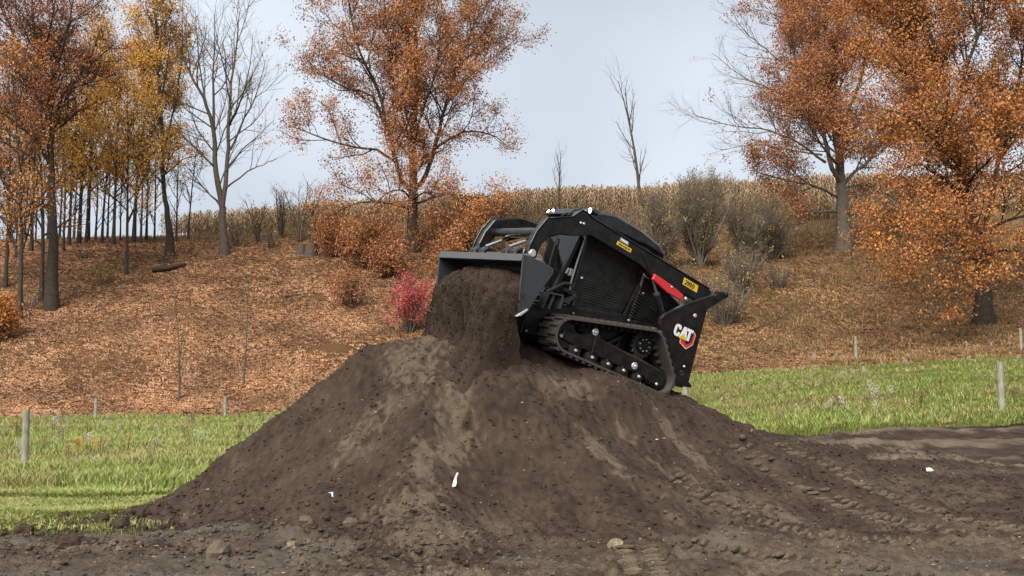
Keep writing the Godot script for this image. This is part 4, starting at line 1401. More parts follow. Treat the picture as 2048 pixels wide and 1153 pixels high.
	ft.tube(PackedVector3Array([mp(1.22, 1.78, 0.6), mp(1.1, 1.9, 0.52), mp(0.98, 1.97, 0.5), mp(0.85, 1.92, 0.5)]), PackedFloat32Array([0.014, 0.014, 0.014, 0.014]), 8)
	ft.tube(PackedVector3Array([mp(1.28, 1.75, 0.55), mp(1.16, 1.84, 0.48), mp(1.02, 1.88, 0.46)]), PackedFloat32Array([0.012, 0.012, 0.012]), 8)
	put("arm_hose", ft.mesh(), mats.rubber, t)
	var fq := MB.new()
	for k in 5:
		fq.rod(mp(1.12 - k * 0.035, 1.8 + k * 0.028, 0.57), mp(1.08 - k * 0.035, 1.84 + k * 0.028, 0.55), 0.02, 8)
	put("hose_fitting", fq.mesh(), mats.zinc, t)
	# lift arms
	var arm_line := [[1.685, 1.07], [1.69, 1.2], [1.66, 1.38], [1.57, 1.59], [1.21, 1.76], [1.1, 1.895], [1.02, 1.9], [0.89, 1.865], [0.0, 1.795], [-1.4, 1.7], [-1.52, 1.66], [-1.5, 1.56], [-1.25, 1.44], [-0.54, 1.48], [-0.34, 1.49], [-0.11, 1.575], [0.33, 1.61], [0.84, 1.645], [0.95, 1.6], [1.12, 1.53], [1.34, 1.47], [1.47, 1.37], [1.53, 1.24], [1.545, 1.06], [1.61, 1.02]]
	var arm_low := arm_line.duplicate()
	for q in [[4, 1.765], [5, 1.785], [6, 1.79], [7, 1.8]]:
		arm_low[q[0]] = [arm_line[q[0]][0], q[1]]
	for s in [1, -1]:
		var line := arm_line if s == 1 else arm_low
		var arm := put("lift_arm", slab(line, 0.59 * s, 0.71 * s, 0.01), blk, t)
		var seam := put("arm_gusset", slab([[-0.02, 1.73], [-0.07, 1.765], [-1.3, 1.675], [-1.3, 1.47], [-0.35, 1.5], [-0.28, 1.53]], 0.709 * s, 0.722 * s, 0.004), blk, arm)
		put("flange", slab([[1.686, 1.1], [1.702, 1.1], [1.706, 1.2], [1.675, 1.39], [1.58, 1.603], [1.215, 1.777], [0.89, 1.812], [0.89, 1.8], [1.21, 1.765], [1.57, 1.59], [1.66, 1.38], [1.69, 1.2]] if s == -1 else [[1.686, 1.1], [1.702, 1.1], [1.706, 1.2], [1.675, 1.39], [1.58, 1.603], [1.215, 1.772], [1.105, 1.909], [1.02, 1.914], [0.89, 1.879], [0.0, 1.809], [-1.38, 1.714], [-1.38, 1.7], [0.0, 1.795], [0.89, 1.865], [1.02, 1.9], [1.1, 1.895], [1.21, 1.76], [1.57, 1.59], [1.66, 1.38], [1.69, 1.2]], 0.698 * s, 0.722 * s, 0.002), mats.gloss_black, arm)
		put("pivot_pin", disc(1.635, 1.09, 0.5 * s, 0.745 * s, 0.05), mats.zinc, arm)
		for q in [[1.065, 1.735], [1.015, 1.745]]:
			bolt(arm, q[0], q[1], 0.71 * s, 0.017, s)
		if s == 1:
			var slot := MB.new()
			slot.bar(mp(-0.16, 1.685, 0.723), mp(-0.32, 1.672, 0.723), Vector3(0, 1, 0), 0.007, 0.006)
			slot.bar(mp(-0.32, 1.672, 0.723), mp(-0.325, 1.7, 0.723), Vector3(1, 0, 0), 0.007, 0.006)
			put("weld_bead", slot.mesh(), mats.gloss_black, seam)
			# model plate and small stickers
			var pt := put("model_plate", slab([[-0.87, 1.689], [-1.16, 1.668], [-1.168, 1.566], [-0.878, 1.587]], 0.7215, 0.7245, 0.001), mats.yellow, arm)
			text_on(pt, "lettering", "299D", mp(-1.0, 1.628, 0.7258), 0.066, -0.072, mats.ink, 0.92)
			var st := put("sticker", slab([[0.405, 1.742], [0.14, 1.722], [0.142, 1.668], [0.41, 1.688]], 0.7095, 0.7125, 0.001), mats.yellow, arm)
			text_on(st, "lettering", "HIGH FLOW XPS", mp(0.274, 1.704, 0.7136), 0.022, -0.072, mats.ink, 0.95)
			var s2 := put("sticker", slab([[0.375, 1.805], [0.222, 1.793], [0.22, 1.742], [0.375, 1.754]], 0.7095, 0.7125, 0.001), mats.label_grey, arm)
			put("print_band", slab([[0.36, 1.79], [0.237, 1.78], [0.237, 1.762], [0.36, 1.772]], 0.7125, 0.7135, 0.0004), mats.label_white, s2)
			var lk := put("arm_lock", slab([[-0.32, 1.535], [-0.63, 1.5], [-0.9, 1.445], [-0.905, 1.36], [-0.62, 1.375], [-0.31, 1.455]], 0.735, 0.775, 0.006), mats.red, t)
			lk.set_meta("label", "bright red arm lock bar")
			bolt(lk, -0.66, 1.47, 0.775, 0.014, 1)
		# rear upright
		var up := put("rear_upright", slab([[-0.62, 1.0], [-0.66, 1.07], [-1.02, 1.37], [-1.38, 1.61], [-1.42, 1.69], [-1.64, 1.755], [-1.685, 1.735], [-1.69, 1.69], [-1.41, 1.42], [-1.385, 1.38], [-1.41, 0.9], [-1.445, 0.34], [-1.53, 0.3], [-1.5, 0.27], [-1.2, 0.21], [-1.02, 0.4], [-0.75, 0.75], [-0.64, 0.92]], 0.73 * s, 0.80 * s, 0.01), blk, t)
		put("pivot_ring", disc(-1.47, 1.62, 0.795 * s, 0.815 * s, 0.05), blk, up)
		put("pivot_ring", disc(-1.645, 1.715, 0.795 * s, 0.815 * s, 0.034), blk, up)
		bolt(up, -1.19, 1.235, 0.8 * s, 0.03, s)
		bolt(up, -1.27, 0.51, 0.8 * s, 0.018, s)
		var rg := MB.new()
		for k in 10:
			var a := k * 0.55
			rg.rod(mp(-1.26 + cos(a) * 0.03, 0.41 + sin(a) * 0.03, 0.803 * s), mp(-1.26 + cos(a + 0.55) * 0.03, 0.41 + sin(a + 0.55) * 0.03, 0.803 * s), 0.005, 5)
		put("tie_ring", rg.mesh(), mats.edge_dark, up)
		if s == 1:
			logo(up)
			bolt(up, -0.99, 1.415, 0.74, 0.024, 1)
		# lift cylinder
		var cy := MB.new()
		cy.rod(mp(-0.53, 1.32, 0.66 * s), mp(-0.82, 1.0, 0.66 * s), 0.042, 14)
		var cyl := put("lift_cylinder", cy.mesh(), blk, t)
		var rd := MB.new()
		rd.rod(mp(-0.36, 1.52, 0.66 * s), mp(-0.54, 1.31, 0.66 * s), 0.022, 12)
		put("piston_rod", rd.mesh(), mats.chrome, cyl)
		var cg := MB.new()
		cg.rod(mp(-0.52, 1.33, 0.66 * s), mp(-0.545, 1.305, 0.66 * s), 0.048, 14)
		put("gland", cg.mesh(), mats.edge_dark, cyl)
		# tilt cylinder
		var tc := MB.new()
		tc.rod(mp(1.05, 1.62, 0.3 * s), mp(1.47, 1.345, 0.3 * s), 0.04, 14)
		var til := put("tilt_cylinder", tc.mesh(), blk, t)
		var tr := MB.new()
		tr.rod(mp(1.46, 1.35, 0.3 * s), mp(1.74, 1.13, 0.3 * s), 0.023, 12)
		put("piston_rod", tr.mesh(), mats.chrome, til)
		var th := MB.new()
		th.tube(PackedVector3Array([mp(1.1, 1.65, 0.36 * s), mp(1.3, 1.56, 0.38 * s), mp(1.45, 1.48, 0.36 * s), mp(1.52, 1.36, 0.33 * s)]), PackedFloat32Array([0.014, 0.014, 0.014, 0.014]), 7)
		put("hydraulic_hose", th.mesh(), mats.rubber, til)
	var xt := MB.new()
	xt.rod(mp(1.5, 1.42, 0.6), mp(1.5, 1.42, -0.6), 0.065, 16)
	put("cross_tube", xt.mesh(), blk, t)
	# undercarriage, both sides
	for s in [1, -1]:
		var un := Node3D.new()
		un.name = "undercarriage"
		t.add_child(un, true)
		put("track", track_mesh(0.56 * s, 0.965 * s), mats.rubber_track, un)
		put("track_frame", slab([[0.9, 0.33], [0.62, 0.35], [0.54, 0.41], [0.36, 0.42], [0.28, 0.385], [-0.17, 0.345], [-0.63, 0.325], [-0.94, 0.3], [-0.97, 0.16], [-0.85, 0.09], [-0.7, 0.09], [-0.58, 0.15], [0.3, 0.165], [0.5, 0.19], [0.62, 0.16], [0.7, 0.18], [0.9, 0.2]], 0.64 * s, 0.87 * s, 0.012), blk, un)
		put("packed_soil", slab([[0.52, 0.4], [0.36, 0.425], [0.28, 0.4], [-0.17, 0.37], [-0.4, 0.375], [-0.66, 0.34], [-0.92, 0.315], [-0.9, 0.29], [-0.6, 0.31], [0.2, 0.37]], 0.62 * s, 0.845 * s, 0.008), mats.clod, un)
		put("frame_web", slab([[0.5, 0.36], [0.5, 0.62], [-0.5, 0.72], [-0.62, 0.33]], 0.53 * s, 0.6 * s, 0.01), dk, un)
		put("step_plate", slab([[0.38, 0.17], [0.4, 0.405], [0.36, 0.43], [0.32, 0.43], [0.3, 0.2]], 0.866 * s, 0.885 * s, 0.004), blk, un)
		put("end_cover", slab([[-0.62, 0.13], [-0.6, 0.25], [-0.72, 0.3], [-0.94, 0.27], [-0.95, 0.14], [-0.82, 0.1]], 0.866 * s, 0.88 * s, 0.004), blk, un)
		for q in [[0.84, 0.265, 0.19], [-0.85, 0.2, 0.155]]:
			put("idler_wheel", disc(q[0], q[1], 0.68 * s, 0.84 * s, q[2], 0.02, 32), dk, un)
		for x in [0.63, 0.34, 0.06, -0.22, -0.5]:
			var mb := MB.new()
			for zz in [0.64, 0.775]:
				mb.lathe(mp(x, 0.13, zz * s), Vector3(0, 0, -s), [[0, 0.0], [0, 0.06], [0.01, 0.098], [0.07, 0.098], [0.08, 0.06], [0.085, 0.0]], 20)
			put("roller", mb.mesh(), mats.roller, un)
			bolt(un, x, 0.125, 0.858 * s, 0.022, s, 0.03)
		bolt(un, 0.915, 0.23, 0.86 * s, 0.024, s)
		bolt(un, -0.82, 0.12, 0.88 * s, 0.022, s)
		for q in [[0.42, 0.45], [-0.37, 0.235]]:
			put("washer", disc(q[0], q[1], 0.86 * s, 0.885 * s, 0.05, 0.006), mats.zinc, un)
			bolt(un, q[0], q[1], 0.885 * s, 0.018, s)
		var sp := MB.new()
		var tooth := []
		for k in 32:
			var a := TAU * k / 32.0
			var r := 0.2 if k % 2 == 0 else 0.165
			tooth.append([-0.49 + cos(a) * r, 0.56 + sin(a) * r])
		sp.prism(pl(tooth), -0.7 * s, -0.76 * s, 0.006)
		var sprk := put("drive_sprocket", sp.mesh(), mats.steel_dark, un)
		put("hub", disc(-0.49, 0.56, 0.74 * s, 0.8 * s, 0.11, 0.012), dk, sprk)
		for k in 8:
			var a := TAU * k / 8.0
			bolt(sprk, -0.49 + cos(a) * 0.085, 0.56 + sin(a) * 0.085, 0.8 * s, 0.01, s, 0.012)
		var ax := MB.new()
		ax.bar(mp(0.1, 0.36, 0.7 * s), mp(-0.25, 0.62, 0.62 * s), Vector3(0, 0, 1), 0.05, 0.04)
		ax.bar(mp(-0.08, 0.36, 0.7 * s), mp(-0.2, 0.58, 0.62 * s), Vector3(0, 0, 1), 0.05, 0.03)
		put("brace", ax.mesh(), dk, un)
	# front steps, hose guard and coupler
	for s in [1, -1]:
		var fs := MB.new()
		fs.prism(pl([[1.42, 0.52], [1.42, 0.54], [1.2, 0.6], [1.2, 0.575]]), -0.2 * s, -0.56 * s, 0.004)
		fs.prism(pl([[1.36, 0.62], [1.36, 0.64], [1.18, 0.68], [1.18, 0.66]]), -0.2 * s, -0.52 * s, 0.004)
		put("step", fs.mesh(), mats.edge, t)
		var gd := MB.new()
		gd.bar(mp(1.2, 0.5, 0.6 * s), mp(1.17, 0.72, 0.6 * s), Vector3(0, 0, 1), 0.16, 0.02)
		gd.bar(mp(1.17, 0.72, 0.6 * s), mp(0.95, 0.76, 0.6 * s), Vector3(0, 0, 1), 0.16, 0.02)
		gd.bar(mp(0.95, 0.76, 0.6 * s), mp(0.93, 0.58, 0.6 * s), Vector3(0, 0, 1), 0.16, 0.02)
		gd.bar(mp(1.07, 0.735, 0.65 * s), mp(1.09, 0.52, 0.65 * s), Vector3(0, 0, 1), 0.02, 0.03)
		put("hose_guard", gd.mesh(), mats.edge_dark, t)
		var cn := MB.new()
		for k in 4:
			cn.rod(mp(0.84 - 0.02 * k, 0.7 + 0.04 * k, 0.58 * s), mp(0.84 - 0.02 * k, 0.7 + 0.04 * k, 0.68 * s), 0.022, 10)
		put("coupling", cn.mesh(), mats.steel_dark, t)
		var mb := MB.new()
		mb.prism(pl([[0.96, 0.86], [0.78, 0.88], [0.7, 0.84], [0.7, 0.68], [0.74, 0.68], [0.76, 0.8], [0.94, 0.82]]), -0.54 * s, -0.66 * s, 0.01)
		put("guard_shroud", mb.mesh(), dk, t)
		var hs := MB.new()
		hs.tube(PackedVector3Array([mp(0.76, 0.98, 0.5 * s), mp(0.9, 0.94, 0.52 * s), mp(1.0, 0.84, 0.52 * s), mp(1.12, 0.74, 0.52 * s)]), PackedFloat32Array([0.026, 0.026, 0.026, 0.026]), 9)
		put("hydraulic_hose", hs.mesh(), mats.rubber, t)
	var cp := Node3D.new()
	cp.name = "coupler"
	t.add_child(cp)
	put("coupler_plate", slab([[1.46, 1.0], [1.52, 1.0], [1.62, 0.45], [1.57, 0.44]], 0.56, -0.56, 0.006), mats.steel_dusty, cp)
	put("coupler_beam", slab([[1.58, 0.985], [1.74, 0.99], [1.74, 1.055], [1.6, 1.06]], 0.2, -0.28, 0.01), mats.steel_dusty, cp)
	for z in [0.3, -0.3, 0.5, -0.52]:
		put("lever_housing", slab([[1.54, 0.985], [1.8, 0.985], [1.8, 1.06], [1.74, 1.13], [1.6, 1.12]], z - 0.075, z + 0.075, 0.02), dk, cp)
	# bucket
	var bk := Node3D.new()
	bk.name = "bucket"
	t.add_child(bk)
	var side := [[1.975, 0.955], [1.72, 0.965], [1.49, 0.945], [1.465, 0.89], [1.57, 0.61], [1.65, 0.33], [1.735, 0.245], [1.79, 0.27]]
	for s in [1, -1]:
		put("side_plate", slab(side, 1.06 * s, 1.085 * s, 0.004), mats.bucket, bk)
		put("edge_strip", slab([[1.962, 0.955], [1.978, 0.955], [1.793, 0.27], [1.777, 0.27]], 1.075 * s, 1.092 * s, 0.002), mats.bucket, bk)
		put("side_cutter", slab([[1.8, 0.2], [1.735, 0.23], [1.66, 0.33], [1.68, 0.345], [1.76, 0.26]], 1.05 * s, 1.1 * s, 0.004), mats.zinc, bk)
	var sh := MB.new()
	var prof := pl([[1.9, 0.955], [1.49, 0.945], [1.465, 0.89], [1.57, 0.61], [1.65, 0.33], [1.75, 0.235], [1.76, 0.25], [1.665, 0.345], [1.59, 0.62], [1.49, 0.89], [1.51, 0.925], [1.9, 0.935]])
	sh.prism(prof, -1.06, 1.06, 0.003)
	put("shell", sh.mesh(), mats.bucket, bk)
	put("lip_bar", slab([[1.9, 0.875], [1.972, 0.87], [1.978, 0.957], [1.9, 0.96]], 1.06, -1.06, 0.006), mats.bucket_bar, bk)
	put("cutting_edge", slab([[1.72, 0.245], [1.81, 0.185], [1.815, 0.2], [1.75, 0.265]], 1.05, -1.05, 0.003), mats.steel_dark, bk)
	pour_soil()

func logo(parent: Node3D) -> void:
	var k := 0.168
	var o := Vector2(-0.905, 0.862)
	var sheet := func(src: Array, z0: float, z1: float, m: Material, called: String) -> void:
		var p := []
		for q in src:
			p.append([o.x - q[0] * k, o.y + q[1] * k])
		put(called, slab(p, z0, z1, 0.0006), m, parent)
	sheet.call([[2.1, 1.0], [2.42, 0.74], [2.42, -0.14], [1.8, -0.72], [0.95, -0.4], [0.9, -0.05], [1.9, -0.05], [2.05, 0.5]], 0.8, 0.8022, mats.tan_print, "logo_border")
	sheet.call([[2.08, 0.92], [2.35, 0.7], [2.35, -0.1], [1.78, -0.62], [1.02, -0.34], [0.98, -0.08], [1.9, -0.08], [2.05, 0.5]], 0.8022, 0.8034, mats.red, "logo_hexagon")
	sheet.call([[1.85, 0.6], [2.16, 0.62], [2.16, 0.02], [1.74, -0.34], [1.4, -0.2], [1.5, 0.1]], 0.8034, 0.8042, mats.ink, "logo_shade")
	sheet.call([[-0.06, 0.15], [0.17, -0.07], [2.0, -0.07], [2.14, 0.6], [2.14, 1.07], [0.17, 1.07], [-0.06, 0.85]], 0.8042, 0.805, mats.ink, "logo_ground")
	sheet.call([[0, 0.2], [0.2, 0], [0.55, 0], [0.7, 0.15], [0.7, 0.38], [0.45, 0.38], [0.45, 0.24], [0.25, 0.24], [0.25, 0.76], [0.45, 0.76], [0.45, 0.62], [0.7, 0.62], [0.7, 0.85], [0.55, 1], [0.2, 1], [0, 0.8]], 0.805, 0.807, mats.label_white, "letter_c")
	sheet.call([[0.7, 0.0], [0.96, 1.0], [1.28, 1.0], [1.56, 0.0], [1.3, 0.0], [1.14, 0.2], [0.96, 0.0]], 0.805, 0.807, mats.label_white, "letter_a")
	sheet.call([[1.36, 1.0], [1.36, 0.76], [1.58, 0.76], [1.58, 0.0], [1.84, 0.0], [1.84, 0.76], [2.06, 0.76], [2.06, 1.0]], 0.805, 0.807, mats.label_white, "letter_t")
	sheet.call([[0.64, -0.05], [1.12, 0.46], [1.6, -0.05]], 0.807, 0.8085, mats.yellow, "logo_triangle")

# soil sliding out of the bucket on to the heap
func pour_soil() -> void:
	var nu := 90
	var nv := 80
	var front := PackedVector3Array()
	var fc := PackedColorArray()
	var down := Vector3.DOWN
	for j in nv + 1:
		var v := float(j) / nv
		for i in nu + 1:
			var u := float(i) / nu
			var z := lerpf(1.035, -1.035, u)
			var arc := sin(PI * clampf(u * 0.94 + 0.03, 0.0, 1.0))
			var lip := lw(1.93 + 0.05 * arc, 0.5, z)
			var top := lw(1.55, 0.66 + 0.24 * arc ** 0.6 - 0.05 * u, z)
			var p: Vector3
			if v < 0.22:
				var q := v / 0.22
				var mid := lw(1.86, 0.70 + 0.16 * arc, z)
				p = top.lerp(mid, q).lerp(mid.lerp(lip, q), q)
			else:
				var q := (v - 0.22) / 0.78
				var fwd := LF * Vector3(1, 0, 1)
				var foot := lip + fwd.normalized() * (0.22 + 0.12 * sin(u * 9.0 + 1.0)) * sqrt(q) + LL * Vector3(1, 0, 1) * (0.02 - 0.12 * u - 0.25 * (1.0 - u) ** 2.0) * q
				var gy := soil_at(foot.x, -foot.z) - 0.1
				p = Vector3(foot.x, lerpf(lip.y, gy, q), foot.z)
			var str_ := n_mid.get_noise_3d(p.x * 2.2, p.y * 0.45, p.z * 2.2)
			var lum := n_fine.get_noise_3d(p.x * 1.2, p.y * 0.45, p.z * 1.2)
			var big := n_big.get_noise_3d(p.x * 12.0, p.y * 7.0, p.z * 12.0)
			var out := (LF * 0.9 + Vector3.UP * 0.25).normalized()
			p += out * (str_ * 0.10 + lum * 0.03 + big * 0.13) * smoothstep(0.0, 0.15, v)
			var skirt := smoothstep(0.72, 1.0, v)
			p += LF * Vector3(1, 0, 1) * skirt * skirt * 0.35 + LL * Vector3(1, 0, 1) * skirt * skirt * (0.5 - u) * 0.3
			if skirt > 0.0:
				p.y = lerpf(p.y, minf(p.y, soil_at(p.x, -p.z) + 0.03 * str_ - 0.05 * skirt), skirt)
			var edge := maxf(smoothstep(0.06, 0.0, u), smoothstep(0.94, 1.0, u))
			p -= LF * edge * 0.1
			front.append(p)
			fc.append(MOIST * (0.74 + 0.25 * str_ + 0.25 * lum))
	var mb := MB.new()
	var w := nu + 1
	for j in nv + 1:
		for i in nu + 1:
			var k := j * w + i
			var du := front[j * w + mini(i + 1, nu)] - front[j * w + maxi(i - 1, 0)]
			var dv := front[mini(j + 1, nv) * w + i] - front[maxi(j - 1, 0) * w + i]
			var nn := du.cross(dv).normalized()
			if nn.dot(LF) < 0.0:
				nn = -nn
			mb.v.append(front[k]); mb.n.append(nn); mb.c.append(fc[k])
	for j in nv:
		for i in nu:
			var k := j * w + i
			mb.idx.append_array(PackedInt32Array([k, k + w, k + 1, k + 1, k + w, k + w + 1]))
	# the back of the curtain, a step behind, and its closed sides
	mb.col = MOIST
	var behind := func(j: int, i: int) -> Vector3:
		var v := float(j) / nv
		return front[j * w + i] - LF * Vector3(1, 0, 1) * lerpf(0.06, 0.42, smoothstep(0.2, 1.0, v)) - Vector3(0, 0.03, 0)
	for j in range(0, nv, 4):
		for i in range(0, nu, 6):
			var a: Vector3 = behind.call(j, i)
			var b: Vector3 = behind.call(j, i + 6)
			var c: Vector3 = behind.call(j + 4, i + 6)
			var e: Vector3 = behind.call(j + 4, i)
			mb.quad(a, b, c, e, -LF)
		for i in [0, nu]:
			for q in 4:
				mb.quad(front[(j + q) * w + i], front[(j + q + 1) * w + i], (behind.call(j, i) as Vector3).lerp(behind.call(j + 4, i), (q + 1) / 4.0), (behind.call(j, i) as Vector3).lerp(behind.call(j + 4, i), q / 4.0), LL if i == 0 else -LL)
	tag(put("falling_soil", mb.mesh(), mats.soil), "dark loose soil pouring out of the loader bucket", "soil")
	# crumbs in the falling soil
	var crumb := MB.new()
	crumb.lump(Vector3.ZERO, Vector3.ONE, 5, 0.35, 3, 5)
	var xf := []
	var cc := PackedColorArray()
	for k in 4500:
		var p := front[rng.randi_range(0, front.size() - 1)]
		var off := (LF * Vector3(1, 0.2, 1)) * absf(rng.randfn()) * 0.03
		var s := 0.003 + 0.009 * rng.randf() ** 3.0
		if k % 4 == 0:
			var j := rng.randi_range(18, nv)
			var i := 0 if rng.randf() < 0.4 else nu
			p = front[j * w + i]
			off = (LL * (1.0 if i == 0 else -1.0)) * absf(rng.randfn()) * 0.06 + rand_dir() * 0.05
			s = 0.003 + 0.011 * rng.randf() ** 2.0
		xf.append(Transform3D(Basis(rand_dir(), rng.randf() * TAU).scaled(Vector3(s, s * rng.randf_range(0.6, 1.5), s)), p + off))
		var g := rng.randf_range(0.6, 1.4)
		cc.append(MOIST * (g * 0.75) if rng.randf() < 0.985 else Color(0.22, 0.19, 0.15))
	tag(many("soil_crumbs", crumb.mesh(), mats.soil, xf, cc), "crumbs of soil flying off the pouring soil", "soil")
# ------------------------------------------------------------------ small things on the ground
func soil_at(x: float, d: float) -> float:
	var m := heap_h(x, d)
	return soil_h(x, d, m) if (m > 0.06 or is_dirt(x, d)) else ground_h(x, d) + m

func on_soil(px: float, py: float) -> Vector3:
	# where the line of sight through that pixel meets the soil
	var dir := (spot_at(px, py, 1.0) - Vector3(0, EYE, 0))
	var k := 8.0
	while k < 40.0:
		var p := Vector3(0, EYE, 0) + dir * k
		if p.y < soil_at(p.x, -p.z):
			return p
		k += 0.02
	return Vector3(0, EYE, 0) + dir * 20.0

func build_bits() -> void:
	# clods and chips
	var clod := MB.new()
	clod.lump(Vector3.ZERO, Vector3(1, 0.75, 1), 8, 0.3, 4, 6)
	var xf := []
	var cc := PackedColorArray()
	for i in 38000:
		var x := rng.randf_range(-6.0, 7.5)
		var d := 8.6 + 10.5 * rng.randf()
		if absf(x) > 0.5 * d + 0.3:
			continue
		var m := heap_h(x, d)
		if m < 0.06 and not is_dirt(x, d):
			continue
		var foot := smoothstep(0.9, 0.1, m) * (1.0 if x < -0.5 else 0.4)
		if rng.randf() > 0.5 + 0.5 * foot or tread(x, d).z > 0.3 or (m < 0.08 and d < 11.0 and rng.randf() < 0.6):
			continue
		var s := 0.007 + 0.03 * rng.randf() ** 3.2 * (0.6 + 0.6 * foot)
		xf.append(Transform3D(Basis(rand_dir(), rng.randf() * TAU).scaled(Vector3(s, s * 0.8, s * 1.1)), Vector3(x, soil_h(x, d, m) + s * 0.2, -d)))
		cc.append(soil_col(x, d, m) * rng.randf_range(0.95, 1.45))
	tag(many("soil_clods", clod.mesh(), mats.soil, xf, cc), "small clods of soil strewn over the heap and yard", "soil")
	var chip := MB.new()
	chip.lump(Vector3.ZERO, Vector3(1, 0.5, 0.7), 9, 0.3, 3, 5)
	xf = []
	cc = PackedColorArray()
	for i in 2400:
		var x := rng.randf_range(-5.0, 7.0)
		var d := 8.8 + 8.0 * rng.randf()
		var m := heap_h(x, d)
		if m < 0.06 and not is_dirt(x, d):
			continue
		var s := 0.003 + 0.011 * rng.randf() ** 4
		var long_ := rng.randf_range(1.0, 3.0) if rng.randf() < 0.35 else 1.0
		xf.append(Transform3D(Basis(Vector3.UP, rng.randf() * TAU) * Basis(Vector3(1, 0, 0), rng.randfn() * 0.3).scaled(Vector3(s * long_, s, s)), Vector3(x, soil_h(x, d, m) + s * 0.3, -d)))
		cc.append(pick([Color(0.26, 0.22, 0.17), Color(0.17, 0.14, 0.1), Color(0.4, 0.35, 0.28), Color(0.25, 0.19, 0.12)]))
	tag(many("stone_chips", chip.mesh(), mats.stone_tint, xf, cc), "pale pebbles and straw bits scattered in the soil", "pebbles")
	# ridges of soil squeezed up between the lugs of passing tracks
	var ridge := MB.new()
	ridge.lump(Vector3.ZERO, Vector3.ONE, 14, 0.16, 6, 9)
	xf = []
	cc = PackedColorArray()
	for k in PRINTS.size():
		var hw: float = PRINT_W[k]
		var run := 0.0
		for i in PRINTS[k].size() - 1:
			var a := Vector2(PRINTS[k][i][0], PRINTS[k][i][1])
			var b := Vector2(PRINTS[k][i + 1][0], PRINTS[k][i + 1][1])
			var l := a.distance_to(b)
			var t := 0.0
			while t < l:
				var along := (b - a) / l
				for half in 2:
					var q := a + along * (t + 0.055 * half + rng.randf_range(-0.012, 0.012))
					var off: float = (hw * 0.5) * (1.0 if half == 0 else -1.0) + rng.randf_range(-0.015, 0.015)
					q += Vector2(-along.y, along.x) * off
					var fade := 1.0 + 1.6 * n_patch.get_noise_2d(q.x * 5.0 + 40.0, q.y * 5.0)
					if rng.randf() > fade * 1.5:
						continue
					var turn := atan2(along.y, along.x) + PI * 0.5 + rng.randf_range(-0.12, 0.12) + (0.22 if half == 0 else -0.22)
					var sz := Vector3(hw * 0.48 * rng.randf_range(0.75, 1.1), 0.034 * rng.randf_range(0.8, 1.2) * clampf(fade, 0.6, 1.0), 0.032 * rng.randf_range(0.8, 1.2))
					xf.append(Transform3D(Basis(Vector3.UP, turn) * Basis.from_scale(sz), Vector3(q.x, soil_at(q.x, q.y) + 0.006, -q.y)))
					cc.append(MOIST.lerp(DRY, rng.randf_range(0.6, 1.0)) * rng.randf_range(1.0, 1.3))
				t += 0.112
	tag(many("tread_ridges", ridge.mesh(), mats.soil, xf, cc), "ridged prints of track lugs pressed into the soil", "track prints")
	# single clods and stones
	var lumps := [
		["soil_clod", 48, 1066, 0.115, "dark soil clod lying nearest the left edge, at the grass", true], ["soil_clod", 130, 1042, 0.11, "second dark soil clod from the left edge", true],
		["soil_clod", 202, 1042, 0.105, "third dark soil clod from the left edge", true], ["soil_clod", 284, 1032, 0.1, "dark soil clod nearest the heap's left foot", true],
		["soil_clod", 240, 1056, 0.14, "flatter clod just below the row of dark clods", true], ["soil_clod", 135, 1092, 0.13, "low broad clod below the second dark clod", true],
		["field_stone", 436, 1112, 0.15, "big squarish earth-crusted stone at the heap's foot", false], ["field_stone", 612, 1046, 0.085, "rounded grey stone on the heap's left foot", false],
		["field_stone", 585, 1095, 0.07, "small pale stone near the heap's lower left", false], ["field_stone", 1232, 1096, 0.09, "pale yellowish stone low at the front of the heap", false],
		["field_stone", 823, 1089, 0.06, "flat grey stone on the pale front ridge", false], ["field_stone", 962, 1106, 0.045, "small round stone at the gully mouth", false], ["field_stone", 700, 1050, 0.08, "slab-like stone left of the pale front ridge", false]]
	for i in lumps.size():
		var q: Array = lumps[i]
		var p := on_soil(q[1], q[2])
		var s: float = q[3]
		var mb := MB.new()
		mb.lump(Vector3(0, s * 0.12, 0), Vector3(s, s * 0.8, s * 0.8), 40 + i, 0.2 if q[5] else 0.17, 7, 10)
		var pale: bool = i == 9 or i == 8
		var o := put(q[0], mb.mesh(), mats.clod if q[5] else (mats.stone_pale if pale else mats.stone))
		o.position = p
		o.rotation.y = i * 1.3
		tag(o, q[4], "clod" if q[5] else "stone", "clods along the grass edge" if q[5] else "stones on the soil")
	# litter
	var wp := on_soil(908, 975)
	var mb := MB.new()
	mb.quad(Vector3(-0.03, 0, 0.02), Vector3(0.02, 0.01, 0.03), Vector3(0.035, 0.05, 0), Vector3(-0.015, 0.06, 0.0), Vector3(0, 0.3, 1))
	mb.quad(Vector3(-0.015, 0.06, 0), Vector3(0.035, 0.05, 0), Vector3(0.03, 0.12, -0.03), Vector3(0.0, 0.11, -0.04), Vector3(0, 0.3, 1))
	mb.quad(Vector3(0.0, 0.11, -0.04), Vector3(0.03, 0.12, -0.03), Vector3(0.055, 0.175, -0.06), Vector3(0.03, 0.18, -0.06), Vector3(0, 0.3, 1))
	var wo := put("plastic_scrap", mb.mesh(), mats.white_scrap)
	wo.position = wp
	wo.scale = Vector3.ONE * 0.85
	tag(wo, "crumpled white plastic scrap stuck in the front of the heap", "litter", "litter")
